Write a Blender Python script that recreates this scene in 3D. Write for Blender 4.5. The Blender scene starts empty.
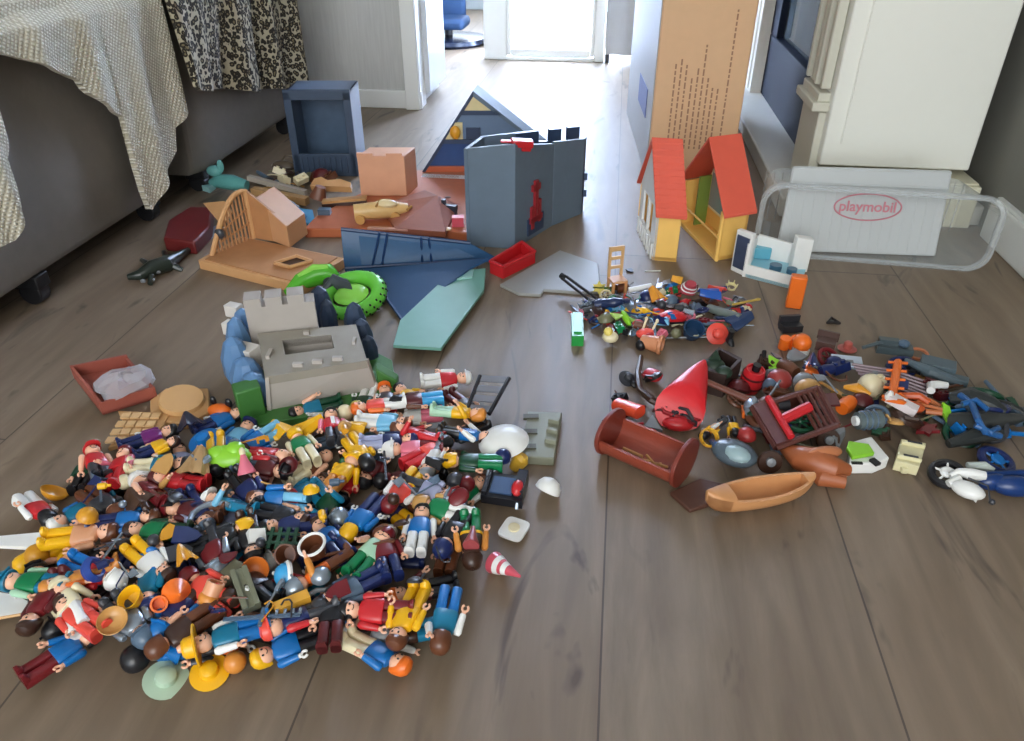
import bpy, math, random
from mathutils import Matrix, Vector, Euler
random.seed(7)
PI = math.pi
C = bpy.context.scene.collection
# ------------------------------------------------------------------ camera maths
F = 750.0; PITCH = math.radians(32.6); YAW = math.radians(7.5); CH = 0.65
def ray(px, py):
    x = (px - 512) / F; y = -(py - 370.5) / F
    fy = math.cos(PITCH) + y * math.sin(PITCH); uz = -math.sin(PITCH) + y * math.cos(PITCH)
    return Vector((x * math.cos(YAW) - fy * math.sin(YAW), x * math.sin(YAW) + fy * math.cos(YAW), uz))
CAM = Vector((0, 0, CH))
def P(px, py, z=0.0):
    d = ray(px, py); return CAM + d * ((z - CH) / d.z)
def PX(px, py, X):
    d = ray(px, py); return CAM + d * (X / d.x)
def PY(px, py, Y):
    d = ray(px, py); return CAM + d * (Y / d.y)
def HT(p, py):
    """height above floor point p at which it shows on image row py"""
    lo, hi = -1.0, 3.0
    for _ in range(40):
        m = (lo + hi) / 2
        v = Vector((p[0], p[1], m)) - CAM
        r = Vector((-math.sin(YAW), math.cos(YAW), 0))
        a = v.x * r.x + v.y * r.y
        cf = a * math.cos(PITCH) - v.z * math.sin(PITCH); cu = a * math.sin(PITCH) + v.z * math.cos(PITCH)
        yy = 370.5 - F * cu / cf
        if yy > py: lo = m
        else: hi = m
    return lo
# ------------------------------------------------------------------ materials
def lin(c):
    return tuple((v / 255 / 12.92) if v / 255 <= .04045 else ((v / 255 + .055) / 1.055) ** 2.4 for v in c) + (1,)
COL = dict(red=(196,38,44), blue=(16,108,180), teal=(16,116,150), light_blue=(118,186,220), sky_blue=(60,160,215), yellow=(238,180,22),
    green=(16,122,72), dark_green=(14,66,42), lime=(140,205,50), white=(238,238,234), cream=(232,220,182), black=(26,26,30),
    dark_grey=(58,60,66), grey=(128,132,136), silver=(150,162,174), brown=(100,58,36), dark_brown=(58,36,26), dark_red=(112,26,32),
    orange=(235,112,34), tan=(200,152,88), pink=(228,120,140), purple=(120,36,116), navy=(26,40,90), skin=(240,184,152),
    gold=(214,150,40), terracotta=(176,84,48), peach=(222,160,120), slate=(84,104,124), pale_green=(170,212,180), lilac=(165,170,200),
    coral=(230,80,66), amber=(216,140,60), olive=(120,120,92), maroon=(88,28,30), wood=(206,150,98))
MC = {}
def mat(name, rgb, rough=.35, metal=0, var=.06, bump=0, coat=0):
    if name in MC: return MC[name]
    m = bpy.data.materials.new(name); m.use_nodes = True; nt = m.node_tree; b = nt.nodes['Principled BSDF']
    b.inputs['Roughness'].default_value = rough; b.inputs['Metallic'].default_value = metal
    if coat: b.inputs['Coat Weight'].default_value = coat; b.inputs['Coat Roughness'].default_value = .1
    tc = nt.nodes.new('ShaderNodeTexCoord'); n = nt.nodes.new('ShaderNodeTexNoise'); n.inputs['Scale'].default_value = 40
    nt.links.new(tc.outputs['Object'], n.inputs['Vector'])
    mx = nt.nodes.new('ShaderNodeMix'); mx.data_type = 'RGBA'
    c = lin(rgb); mx.inputs['A'].default_value = tuple(v * (1 - var) for v in c[:3]) + (1,); mx.inputs['B'].default_value = tuple(min(1, v * (1 + var)) for v in c[:3]) + (1,)
    nt.links.new(n.outputs['Fac'], mx.inputs['Factor']); nt.links.new(mx.outputs['Result'], b.inputs['Base Color'])
    if bump:
        bp = nt.nodes.new('ShaderNodeBump'); bp.inputs['Strength'].default_value = bump; bp.inputs['Distance'].default_value = .002
        nt.links.new(n.outputs['Fac'], bp.inputs['Height']); nt.links.new(bp.outputs['Normal'], b.inputs['Normal'])
    MC[name] = m; return m
def K(c, rough=.32):
    if isinstance(c, tuple): return mat('plastic_%d_%d_%d' % c, c, rough)
    return mat(c + '_plastic', COL[c], .22 if c == 'silver' else rough, .55 if c == 'silver' else 0)
def clear_mat(name, rgb, opac, rough=.15):
    if name in MC: return MC[name]
    m = bpy.data.materials.new(name); m.use_nodes = True; nt = m.node_tree; b = nt.nodes['Principled BSDF']; o = nt.nodes['Material Output']
    b.inputs['Base Color'].default_value = lin(rgb); b.inputs['Roughness'].default_value = rough
    t = nt.nodes.new('ShaderNodeBsdfTransparent'); mx = nt.nodes.new('ShaderNodeMixShader')
    lw = nt.nodes.new('ShaderNodeLayerWeight'); lw.inputs['Blend'].default_value = .25
    ma = nt.nodes.new('ShaderNodeMath'); ma.operation = 'MULTIPLY_ADD'; ma.inputs[1].default_value = .5; ma.inputs[2].default_value = opac; ma.use_clamp = True
    nt.links.new(lw.outputs['Facing'], ma.inputs[0]); nt.links.new(ma.outputs[0], mx.inputs[0])
    nt.links.new(t.outputs[0], mx.inputs[1]); nt.links.new(b.outputs[0], mx.inputs[2]); nt.links.new(mx.outputs[0], o.inputs[0])
    MC[name] = m; return m
# ------------------------------------------------------------------ mesh builder
class MB:
    def __init__(s): s.v = []; s.f = []; s.M = Matrix.Identity(4)
    def at(s, loc=(0,0,0), rot=(0,0,0), sc=1):
        s.M = Matrix.Translation(loc) @ Euler([math.radians(a) for a in rot]).to_matrix().to_4x4() @ Matrix.Scale(sc, 4); return s
    def add(s, vs, fs):
        n = len(s.v); s.v += [s.M @ Vector(p) for p in vs]; s.f += [tuple(i + n for i in f) for f in fs]; return s
    def box(s, c, d, rz=0):
        x, y, z = d[0]/2, d[1]/2, d[2]/2; R = Matrix.Rotation(math.radians(rz), 3, 'Z')
        vs = [Vector(c) + R @ Vector((a*x, b*y, e*z)) for e in (-1,1) for a, b in ((-1,-1),(1,-1),(1,1),(-1,1))]
        return s.add(vs, [(3,2,1,0),(4,5,6,7),(0,1,5,4),(1,2,6,5),(2,3,7,6),(3,0,4,7)])
    def hexa(s, b, t):
        return s.add(list(b) + list(t), [(3,2,1,0),(4,5,6,7),(0,1,5,4),(1,2,6,5),(2,3,7,6),(3,0,4,7)])
    def prism(s, pts, z0=None, z1=None, off=None):
        """pts xy (with z0,z1) or 3d pts with an offset vector"""
        n = len(pts)
        if off is None: a = [Vector((p[0], p[1], z0)) for p in pts]; b = [Vector((p[0], p[1], z1)) for p in pts]
        else: a = [Vector(p) for p in pts]; b = [p + Vector(off) for p in a]
        return s.add(a + b, [tuple(range(n-1, -1, -1)), tuple(range(n, 2*n))] + [(i, (i+1) % n, n + (i+1) % n, n + i) for i in range(n)])
    def rings(s, rs, cap=True, closed=False):
        n = len(rs[0]); vs = [p for r in rs for p in r]; fs = []
        m = len(rs)
        for k in range(m if closed else m - 1):
            a, b = k*n, ((k+1) % m)*n
            fs += [(a+i, a+(i+1) % n, b+(i+1) % n, b+i) for i in range(n)]
        if cap and not closed: fs += [tuple(range(n-1, -1, -1)), tuple((m-1)*n + i for i in range(n))]
        return s.add(vs, fs)
    def loft(s, secs, n=16, cap=True):
        """secs: (z, hx, hy, pow, cx, cy)"""
        rs = []
        for q in secs:
            z, hx, hy = q[:3]; pw = q[3] if len(q) > 3 else 2; cx = q[4] if len(q) > 4 else 0; cy = q[5] if len(q) > 5 else 0
            r = []
            for i in range(n):
                a = 2*PI*(i+.5)/n; ca, sa = math.cos(a), math.sin(a)
                r.append(Vector((cx + hx*math.copysign(abs(ca)**(2/pw), ca), cy + hy*math.copysign(abs(sa)**(2/pw), sa), z)))
            rs.append(r)
        return s.rings(rs, cap)
    def lathe(s, prof, n=24, cap=True, c=(0,0)):
        return s.rings([[Vector((c[0]+r*math.cos(2*PI*i/n), c[1]+r*math.sin(2*PI*i/n), z)) for i in range(n)] for r, z in prof], cap)
    def tube(s, pts, r, n=8, closed=False):
        pts = [Vector(p) for p in pts]; m = len(pts); rs = []; up = None
        for k in range(m):
            if closed: t = pts[(k+1) % m] - pts[k-1]
            else: t = pts[min(k+1, m-1)] - pts[max(k-1, 0)]
            t.normalize()
            if up is None: up = Vector((0,0,1)) if abs(t.z) < .9 else Vector((1,0,0))
            a = t.cross(up).normalized(); b = a.cross(t).normalized(); up = b
            rr = r[k] if isinstance(r, (list, tuple)) else r
            rs.append([pts[k] + a*rr*math.cos(2*PI*i/n) - b*rr*math.sin(2*PI*i/n) for i in range(n)])
        return s.rings(rs, True, closed)
    def cyl(s, a, b, r, r2=None, n=16): return s.tube([a, b], [r, r if r2 is None else r2], n)
    def ell(s, c, r, n=14, m=9, rot=None):
        R = Euler([math.radians(q) for q in rot]).to_matrix() if rot else Matrix.Identity(3)
        rs = []
        for k in range(m+1):
            t = -PI/2 + PI*k/m; t = max(-PI/2+.08, min(PI/2-.08, t))
            rs.append([Vector(c) + R @ Vector((r[0]*math.cos(t)*math.cos(2*PI*i/n), r[1]*math.cos(t)*math.sin(2*PI*i/n), r[2]*math.sin(t))) for i in range(n)])
        return s.rings(rs)
    def mesh(s, name, smooth=35, org=None):
        me = bpy.data.meshes.new(name); o = Vector(org) if org is not None else Vector((0,0,0))
        me.from_pydata([p - o for p in s.v], [], s.f); me.validate()
        if smooth:
            me.polygons.foreach_set('use_smooth', [True]*len(me.polygons)); me.set_sharp_from_angle(angle=math.radians(smooth))
        me.update(); return me
    def build(s, name, m, par=None, bev=0, smooth=35, world=False):
        """world: the vertices are world points; parent has no rotation"""
        if world and par: org = par.location
        elif world:
            xs = [p.x for p in s.v]; ys = [p.y for p in s.v]; org = Vector(((min(xs)+max(xs))/2, (min(ys)+max(ys))/2, min(p.z for p in s.v)))
        else: org = Vector((0,0,0))
        me = s.mesh(name, smooth, org); me.materials.append(m)
        o = bpy.data.objects.new(name, me); C.objects.link(o)
        if par: o.parent = par
        elif world: o.location = org
        if bev:
            b = o.modifiers.new('bevel', 'BEVEL'); b.width = bev; b.segments = 2; b.limit_method = 'ANGLE'; b.angle_limit = .7
        return o
def tag(o, label, cat, group=None):
    o['label'] = label; o['category'] = cat
    if group: o['group'] = group
    return o
def thing(name, label, cat, loc=(0,0,0), rz=0, group=None, M=None):
    o = bpy.data.objects.new(name, None); C.objects.link(o); o.empty_display_size = .01
    if M is not None: o.matrix_world = M
    else: o.location = loc; o.rotation_euler = (0,0,math.radians(rz))
    return tag(o, label, cat, group)
def struct(o): o['kind'] = 'structure'; return o
def quads(pl, z): return [P(x, y, z) for x, y in pl]
# ================================================================== THE ROOM
def nodes_of(m):
    m.use_nodes = True; return m.node_tree, m.node_tree.nodes, m.node_tree.links
def floor_material():
    m = bpy.data.materials.new('oak_laminate'); nt, N, L = nodes_of(m); b = N['Principled BSDF']
    def nd(t, **k):
        n = N.new(t)
        for a, v in k.items(): setattr(n, a, v)
        return n
    def mth(op, a, b_=None, c=None):
        n = nd('ShaderNodeMath', operation=op)
        for i, v in enumerate((a, b_, c)):
            if v is None: continue
            if isinstance(v, (int, float)): n.inputs[i].default_value = v
            else: L.new(v, n.inputs[i])
        return n.outputs[0]
    def mixc(f, a, c):
        n = nd('ShaderNodeMix', data_type='RGBA')
        if isinstance(f, (int, float)): n.inputs['Factor'].default_value = f
        else: L.new(f, n.inputs['Factor'])
        for k, v in (('A', a), ('B', c)):
            if isinstance(v, tuple): n.inputs[k].default_value = v
            else: L.new(v, n.inputs[k])
        return n.outputs['Result']
    def ramp(f, p0, p1):
        n = nd('ShaderNodeMapRange'); n.inputs[1].default_value = p0; n.inputs[2].default_value = p1; L.new(f, n.inputs[0]); return n.outputs[0]
    g = nd('ShaderNodeNewGeometry'); sx = nd('ShaderNodeSeparateXYZ'); L.new(g.outputs['Position'], sx.inputs[0])
    u = mth('DIVIDE', mth('SUBTRACT', sx.outputs[0], .026), .2805); idx = mth('FLOOR', u); fr = mth('SUBTRACT', u, idx)
    wn = nd('ShaderNodeTexWhiteNoise', noise_dimensions='1D'); L.new(idx, wn.inputs['W'])
    v = mth('DIVIDE', mth('ADD', sx.outputs[1], mth('MULTIPLY', wn.outputs[0], 5.0)), 2.2); vi = mth('FLOOR', v); vf = mth('SUBTRACT', v, vi)
    wn2 = nd('ShaderNodeTexWhiteNoise', noise_dimensions='2D'); cb = nd('ShaderNodeCombineXYZ'); L.new(idx, cb.inputs[0]); L.new(vi, cb.inputs[1]); L.new(cb.outputs[0], wn2.inputs['Vector'])
    gx = mth('LESS_THAN', mth('MINIMUM', fr, mth('SUBTRACT', 1, fr)), .0040); gy = mth('LESS_THAN', vf, .0011); gr = mth('MAXIMUM', gx, gy)
    # grain coordinates, stretched along the plank
    cv = nd('ShaderNodeCombineXYZ'); L.new(mth('ADD', mth('MULTIPLY', sx.outputs[0], 1), mth('MULTIPLY', wn2.outputs[0], 7)), cv.inputs[0]); L.new(mth('MULTIPLY', sx.outputs[1], .13), cv.inputs[1])
    n1 = nd('ShaderNodeTexNoise'); n1.inputs['Scale'].default_value = 26; n1.inputs['Detail'].default_value = 6; n1.inputs['Roughness'].default_value = .6; n1.inputs['Distortion'].default_value = .6; L.new(cv.outputs[0], n1.inputs['Vector'])
    cv2 = nd('ShaderNodeCombineXYZ'); L.new(mth('ADD', sx.outputs[0], mth('MULTIPLY', wn2.outputs[0], 3)), cv2.inputs[0]); L.new(mth('MULTIPLY', sx.outputs[1], .3), cv2.inputs[1])
    n2 = nd('ShaderNodeTexNoise'); n2.inputs['Scale'].default_value = 5; n2.inputs['Detail'].default_value = 3; n2.inputs['Distortion'].default_value = 1.2; L.new(cv2.outputs[0], n2.inputs['Vector'])
    wv = nd('ShaderNodeTexWave', bands_direction='X'); wv.inputs['Scale'].default_value = 9; wv.inputs['Distortion'].default_value = 9; wv.inputs['Detail'].default_value = 3; wv.inputs['Detail Scale'].default_value = 1.2; L.new(cv2.outputs[0], wv.inputs['Vector'])
    n3 = nd('ShaderNodeTexNoise'); n3.inputs['Scale'].default_value = 300; n3.inputs['Detail'].default_value = 2; L.new(cv.outputs[0], n3.inputs['Vector'])
    c = mixc(ramp(n1.outputs[0], .3, .7), lin((108,93,76)), lin((146,130,110)))
    c = mixc(mth('MULTIPLY', ramp(n2.outputs[0], .35, .7), .55), c, lin((112,92,70)))
    c = mixc(mth('MULTIPLY', wv.outputs[0], .22), c, lin((86,69,53)))
    c = mixc(mth('MULTIPLY', n3.outputs[0], .22), c, lin((104,90,72)))
    c = mixc(mth('MULTIPLY', wn2.outputs[0], .22), c, lin((146,124,100)))
    # knots and short dark cracks
    n4 = nd('ShaderNodeTexNoise'); n4.inputs['Scale'].default_value = 9; n4.inputs['Detail'].default_value = 3; n4.inputs['Distortion'].default_value = 2.5; L.new(cv2.outputs[0], n4.inputs['Vector'])
    c = mixc(mth('MULTIPLY', ramp(n4.outputs[0], .62, .72), .7), c, lin((62,50,40)))
    c = mixc(mth('MULTIPLY', gr, .7), c, lin((38,30,24)))
    L.new(c, b.inputs['Base Color'])
    L.new(mth('MULTIPLY_ADD', n1.outputs[0], .16, .43), b.inputs['Roughness'])
    b.inputs['Specular IOR Level'].default_value = .6
    bp = nd('ShaderNodeBump'); bp.inputs['Strength'].default_value = .25; bp.inputs['Distance'].default_value = .0015
    L.new(mth('SUBTRACT', mth('MULTIPLY', n1.outputs[0], .5), gr), bp.inputs['Height']); L.new(bp.outputs[0], b.inputs['Normal'])
    return m
def wall_material(name, rgb, streak=.12, rough=.8):
    m = bpy.data.materials.new(name); nt, N, L = nodes_of(m); b = N['Principled BSDF']; b.inputs['Roughness'].default_value = rough
    tc = N.new('ShaderNodeNewGeometry'); mp = N.new('ShaderNodeMapping'); mp.inputs['Scale'].default_value = (160, 160, 9); L.new(tc.outputs['Position'], mp.inputs[0])
    n = N.new('ShaderNodeTexNoise'); n.inputs['Scale'].default_value = 1; n.inputs['Detail'].default_value = 3; L.new(mp.outputs[0], n.inputs['Vector'])
    mx = N.new('ShaderNodeMix'); mx.data_type = 'RGBA'; c = lin(rgb)
    mx.inputs['A'].default_value = tuple(v*(1-streak) for v in c[:3]) + (1,); mx.inputs['B'].default_value = tuple(min(1, v*(1+streak)) for v in c[:3]) + (1,)
    L.new(n.outputs[0], mx.inputs['Factor']); L.new(mx.outputs['Result'], b.inputs['Base Color'])
    bp = N.new('ShaderNodeBump'); bp.inputs['Strength'].default_value = .25; bp.inputs['Distance'].default_value = .002; L.new(n.outputs[0], bp.inputs['Height']); L.new(bp.outputs[0], b.inputs['Normal'])
    return m
WP = wall_material('grey_wallpaper', (198,199,196), .14); WR = wall_material('taupe_wall', (132,130,122), .03)
WHITE = mat('white_paint', (236,238,234), .4, var=.01); CEIL = mat('ceiling_white', (235,235,232), .9, var=.01); WBACK = wall_material('back_wall_paint', (176,180,178), .03)
o = MB().box((0,1.5,-.03),(7,9.4,.06)).build('floor', floor_material()); struct(o)
o = MB().box((0,1.5,2.53),(7,9.4,.06)).build('ceiling', CEIL); struct(o)
# right wall, its skirting
struct(MB().box((.90,1.3,1.25),(.10,9,2.5)).build('wall_right', WR))
struct(MB().box((.84,-.4,.04),(.02,4.2,.08)).box((.846,-.4,.085),(.012,4.2,.012)).build('baseboard_right', WHITE, bev=.003))
# window sill upright seen at the right edge: white door lining
struct(MB().box((.835,1.36,1.0),(.05,.10,2.0)).box((.845,1.28,1.0),(.03,.08,2.0)).build('trim_1', WHITE, bev=.004))
# left side partition with wallpaper
struct(MB().box((-1.25,2.86,1.25),(1.12,.36,2.5)).build('wall_partition', WP))
struct(MB().box((-1.245,2.672,.03),(1.15,.016,.06)).build('baseboard_partition', WHITE, bev=.003))
struct(MB().box((-.70,2.664,1.25),(.05,.03,2.5)).box((-.681,2.70,1.25),(.016,.09,2.5)).build('trim_2', WHITE, bev=.003))
o = MB().box((-.665,2.875,1.27),(.020,.27,2.46)).build('door_1', mat('satin_white', (214,220,226), .25, var=.01), bev=.002); struct(o)
struct(MB().box((-2.65,1.5,1.25),(.1,9.4,2.5)).build('wall_left', WP))
struct(MB().box((-2.0,3.6,1.25),(1.4,.1,2.5)).build('wall_hall', WP))
# wall of the far hall, past the opening
struct(MB().box((-1.35,5.35,1.25),(2.6,.1,2.5)).build('wall_far', WBACK))
# back wall: above and beside the glazed door, curtain wall on the right
struct(MB().box((-.30,3.68,2.3),(.72,.08,.4)).box((.35,3.68,2.3),(1.2,.08,.4)).build('wall_back', WBACK))
def frosted(name):
    m = bpy.data.materials.new(name); nt, N, L = nodes_of(m); o = N['Material Output']
    t = N.new('ShaderNodeBsdfTransparent'); tr = N.new('ShaderNodeBsdfTranslucent'); tr.inputs[0].default_value = (.95,.97,1,1); mx = N.new('ShaderNodeMixShader')
    n = N.new('ShaderNodeTexNoise'); n.inputs['Scale'].default_value = 3; mr = N.new('ShaderNodeMapRange'); mr.inputs[3].default_value = .45; mr.inputs[4].default_value = .75
    L.new(n.outputs[0], mr.inputs[0]); L.new(mr.outputs[0], mx.inputs[0]); L.new(t.outputs[0], mx.inputs[1]); L.new(tr.outputs[0], mx.inputs[2]); L.new(mx.outputs[0], o.inputs[0]); return m
# glazed door
o = MB().box((-.553,3.64,1.05),(.105,.05,2.1)).box((-.083,3.64,1.05),(.045,.05,2.1)).box((-.303,3.64,2.12),(.394,.048,.06)).box((-.303,3.63,.008),(.394,.05,.016)).build('trim_3', WHITE, bev=.004); struct(o)
dr = MB().box((-.491,3.635,1.05),(.018,.04,2.06)).box((-.1145,3.635,1.05),(.017,.04,2.06)).box((-.3025,3.635,.033),(.356,.038,.03)).box((-.3025,3.635,2.05),(.356,.038,.05)).build('door_2', WHITE, bev=.005); struct(dr)
FR_ = frosted('frosted_door_glass'); gl = MB().box((-.3025,3.64,1.037),(.358,.006,1.98)).build('glass_pane', FR_, dr)
gh = MB().tube([(-.115,3.61,1.05),(-.115,3.58,1.05),(-.14,3.575,1.05),(-.21,3.575,1.05)],.007) if True else MB().cyl((-.13,3.58,1.05),(-.22,3.58,1.05),.007).build('door_handle', K('silver'), dr)
# white panel right of the door + curtain, its hem hanging clear of the floor
def wavy(name, x0, x1, y, z0, z1, amp, fr, m, n=90):
    b = MB(); a = []
    for i in range(n+1):
        x = x0 + (x1-x0)*i/n; yy = y + amp*math.sin(fr*(x-x0)) ; a.append((x, yy))
    for (x, yy), (x2, y2) in zip(a, a[1:]):
        b.add([(x,yy,z0),(x2,y2,z0),(x2,y2,z1),(x,yy,z1),(x,yy+.006,z0),(x2,y2+.006,z0),(x2,y2+.006,z1),(x,yy+.006,z1)], [(0,1,2,3),(7,6,5,4),(4,5,1,0),(3,2,6,7)])
    return b.build(name, m, world=True, smooth=60)
cu = wavy('curtain', -.055, .84, 3.60, .035, 2.2, .004, 60, mat('grey_curtain_cloth', (196,200,204), .9, var=.03)); tag(cu, 'pale grey curtain hanging beside the glazed back door, daylight under its hem', 'curtain')
struct(MB().box((-.046,3.63,.02),(.02,.05,.04)).build('trim_4', K('dark_grey')))
# fireplace surround on the right wall --------------------------------
fp = thing('fireplace', 'white fireplace surround with fluted pilasters and a dark glazed insert', 'fireplace', (.62,2.35,0))
PW = mat('cream_white_paint', (240,240,230), .38, var=.01)
HS = mat('hearth_stone', (214,212,202), .35, var=.04, bump=.1)
fx = .475
MB().box((.6375,1.905,1.27),(.325,.25,2.3)).build('column', PW, fp, bev=.004, world=True)
MB().box((.65,1.885,.048),(.345,.29,.096)).box((.65,1.885,.099),(.335,.28,.006)).build('plinth', mat('aged_cream_paint', (226,222,196), .4, var=.03), fp, bev=.005, world=True)
MB().box((.512,1.7785,1.27),(.004,.006,2.2)).build('corner_bead', PW, fp, bev=.002, world=True)
b = MB()
for k in range(4): b.box((fx-.012-.004*(k % 2), 1.82+.045*k, 1.38),(.022,.018,2.2))
b.box((fx-.010,1.895,.262),(.030,.17,.02)).box((fx-.014,1.895,.243),(.044,.19,.02)).box((fx-.004,1.895,.14),(.024,.17,.18))
b.build('pilaster', mat('shaded_white_paint', (206,204,188), .4, var=.02), fp, bev=.003, world=True)  # same white as the column, with the flank's shade put into the colour
MB().box((.50,2.93,1.25),(.05,.12,2.42)).box((.485,2.94,.9),(.03,.06,1.7)).build('pilaster', PW, fp, bev=.003, world=True)
MB().box((.70,2.45,1.2),(.30,.9,2.4)).build('firebox', mat('firebox_black', (16,20,28), .7), fp, world=True)
b = MB()
for z0, z1, y0, y1 in ((.046,.24,2.02,2.87),(.242,1.6,2.02,2.12),(.242,1.6,2.75,2.87),(1.5,1.6,2.121,2.749)): b.box((.53,(y0+y1)/2,(z0+z1)/2),(.035,y1-y0,z1-z0))
b.build('insert_frame', mat('insert_navy_metal', (24,32,48), .55), fp, bev=.003, world=True)
for n_ in ('firebox_black','insert_navy_metal'): MC[n_].node_tree.nodes['Principled BSDF'].inputs['Specular IOR Level'].default_value = .12
gm = mat('insert_glass', (90,98,100), .06, var=.01); MB().box((.54,2.435,.87),(.01,.63,1.25)).build('insert_glass', gm, fp, world=True)
MB().box((.635,2.4,.0225),(.46,1.28,.045)).build('hearth', HS, fp, bev=.004, world=True)
# little speckled box on the floor near the curtain
q = P(742,89); b = MB().box((q.x,q.y,.05),(.06,.08,.10)).build('speckled_box', mat('speckled_dark_card', (52,56,66), .6, var=.5), world=True, bev=.003)
tag(b, 'small dark speckled box on the floor beyond the fireplace', 'box')
# blue office chair in the far hall ------------------------------------
ch = thing('swivel_chair', 'blue padded chair with round dark base in the far hall', 'chair', (-.85,4.02,0))
b = MB().lathe([(.19,.0),(.20,.012),(.19,.03),(.05,.04)],28); b.at((0,0,0)); b.v = [v+Vector((-.85,4.02,0)) for v in b.v]; b.build('base', mat('chair_base_navy', (26,34,54), .25), ch, world=True)
MB().cyl((-.85,4.02,.03),(-.85,4.02,.08),.02).build('pole', K('dark_grey'), ch, world=True)
MB().box((-.85,4.0,.10),(.20,.2,.05)).build('seat', mat('chair_blue_cloth', (40,70,110), .7), ch, bev=.02, world=True)
MB().box((-.86,4.13,.24),(.16,.05,.30)).build('backrest', mat('chair_blue_cloth', (40,70,110), .7), ch, bev=.02, world=True)
# tall cardboard box ---------------------------------------------------
A_ = P(646,176); B_ = P(731,178); D_ = P(627,112); A_.z = B_.z = D_.z = 0
Cc = B_ + (D_-A_); hb = 1.25
bxt = thing('cardboard_box', 'tall brown cardboard box with rows of print standing behind the toy houses', 'box', ((A_+B_)/2))
card = mat('brown_cardboard', (222,182,142), .75, var=.04)
MB().hexa([A_,B_,Cc,D_], [p+Vector((0,0,hb)) for p in (A_,B_,Cc,D_)]).build('carton', card, bxt, world=True, bev=.004)
nrm = (A_-D_).normalized(); ex = (B_-A_).normalized(); W_ = (B_-A_).length
ns = Vector((ex.y,-ex.x,0)); b = MB(); ink = mat('printed_ink', (160,118,92), .7)
random.seed(3)
for k, (u, y1_, y0_) in enumerate([(.21,62,148),(.27,58,148),(.33,66,148),(.40,82,148),(.46,74,148),(.52,45,148),(.58,76,148),(.64,86,146),(.70,92,142),(.80,8,140)]):
    z0 = HT(A_,y0_); z1 = HT(A_,y1_); z = z0
    while z < z1:
        l = random.uniform(.005,.016); c = A_ + ex*(u*W_) + ns*.0008; wd = .0020
        b.hexa([c+ex*(-wd)+Vector((0,0,z)),c+ex*wd+Vector((0,0,z)),c+ex*wd-ns*.0006+Vector((0,0,z)),c-ex*wd-ns*.0006+Vector((0,0,z))],
               [c+ex*(-wd)+Vector((0,0,z+l)),c+ex*wd+Vector((0,0,z+l)),c+ex*wd-ns*.0006+Vector((0,0,z+l)),c-ex*wd-ns*.0006+Vector((0,0,z+l))]); z += l + .004
b.build('printed_text', ink, bxt, world=True, smooth=0)
# the left side of the carton is pale, with a blue mark
sd = (D_-A_).normalized(); sn = Vector((-sd.y,sd.x,0)); 
if sn.x > 0: sn = -sn
MB().hexa([A_+sn*.002+sd*.003,A_+sd*.003,D_-sd*.003,D_+sn*.002-sd*.003],[p+Vector((0,0,hb)) for p in (A_+sn*.002+sd*.003,A_+sd*.003,D_-sd*.003,D_+sn*.002-sd*.003)]).build('side_panel', mat('pale_grey_card', (170,168,166), .6, var=.03), bxt, world=True)
c0 = A_+sd*.12; c1 = A_+sd*.34; zb_ = HT(c0,118)
MB().hexa([c0+sn*.004+Vector((0,0,zb_)),c0+sn*.002+Vector((0,0,zb_)),c1+sn*.002+Vector((0,0,zb_)),c1+sn*.004+Vector((0,0,zb_))],[c0+sn*.004+Vector((0,0,zb_+.075)),c0+sn*.002+Vector((0,0,zb_+.075)),c1+sn*.002+Vector((0,0,zb_+.075)),c1+sn*.004+Vector((0,0,zb_+.075))]).build('printed_mark', mat('blue_ink', (84,96,150), .6), bxt, world=True)
# ================================================================== SOFA + THROWS
sf = mat('dark_grey_upholstery', (124,118,110), .85, var=.08, bump=.4)
def sofa(name, label, y0, y1, x1, x0, h, wheels):
    t = thing(name, label, 'sofa', (x1-.4,(y0+y1)/2,0))
    b = MB(); n = 14
    rs = []
    for k in range(n+1):
        y = y0+.0+(y1-y0)*k/n; e = min(1, min(k, n-k)/1.0); e = .0 if e == 0 else 1; ins = (1-e)*.02
        rs.append([Vector((x0,y,.055)),Vector((x1-.01-ins,y,.055)),Vector((x1+.004-ins,y,.075)),Vector((x1+.010-ins,y,.2)),Vector((x1-ins,y,h-.05)),Vector((x1-.05-ins,y,h-ins)),Vector((x0,y,h-ins))])
    b.rings(rs); b.build('body', sf, t, world=True, bev=.006)
    MB().tube([(x1+.004,y1-.06,.07),(x1+.014,y1-.06,.2),(x1+.004,y1-.06,h-.06)],.0035).build('seam', sf, t, world=True)
    for wx, wy in wheels:
        c = MB().cyl((wx,wy-.014,.022),(wx,wy+.014,.022),.022,n=18).box((wx,wy,.045),(.05,.035,.025))
        c.build('caster', mat('black_rubber', (20,20,24), .45), t, world=True, bev=.002)
    return t
sofa('sofa_module', 'near dark grey sofa section with cream knitted throw over it', 1.0-.5, 1.60, -1.02, -1.75, .47, [(-1.045,1.13),(-1.06,1.55),(-1.65,1.5),(-1.65,.6)])
sofa('sofa_module', 'far dark grey sofa section under the leopard print throw', 1.70, 2.36, -1.00, -1.75, .43, [(-1.04,1.76),(-1.03,2.30),(-1.65,2.3),(-1.65,1.8)])
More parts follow.
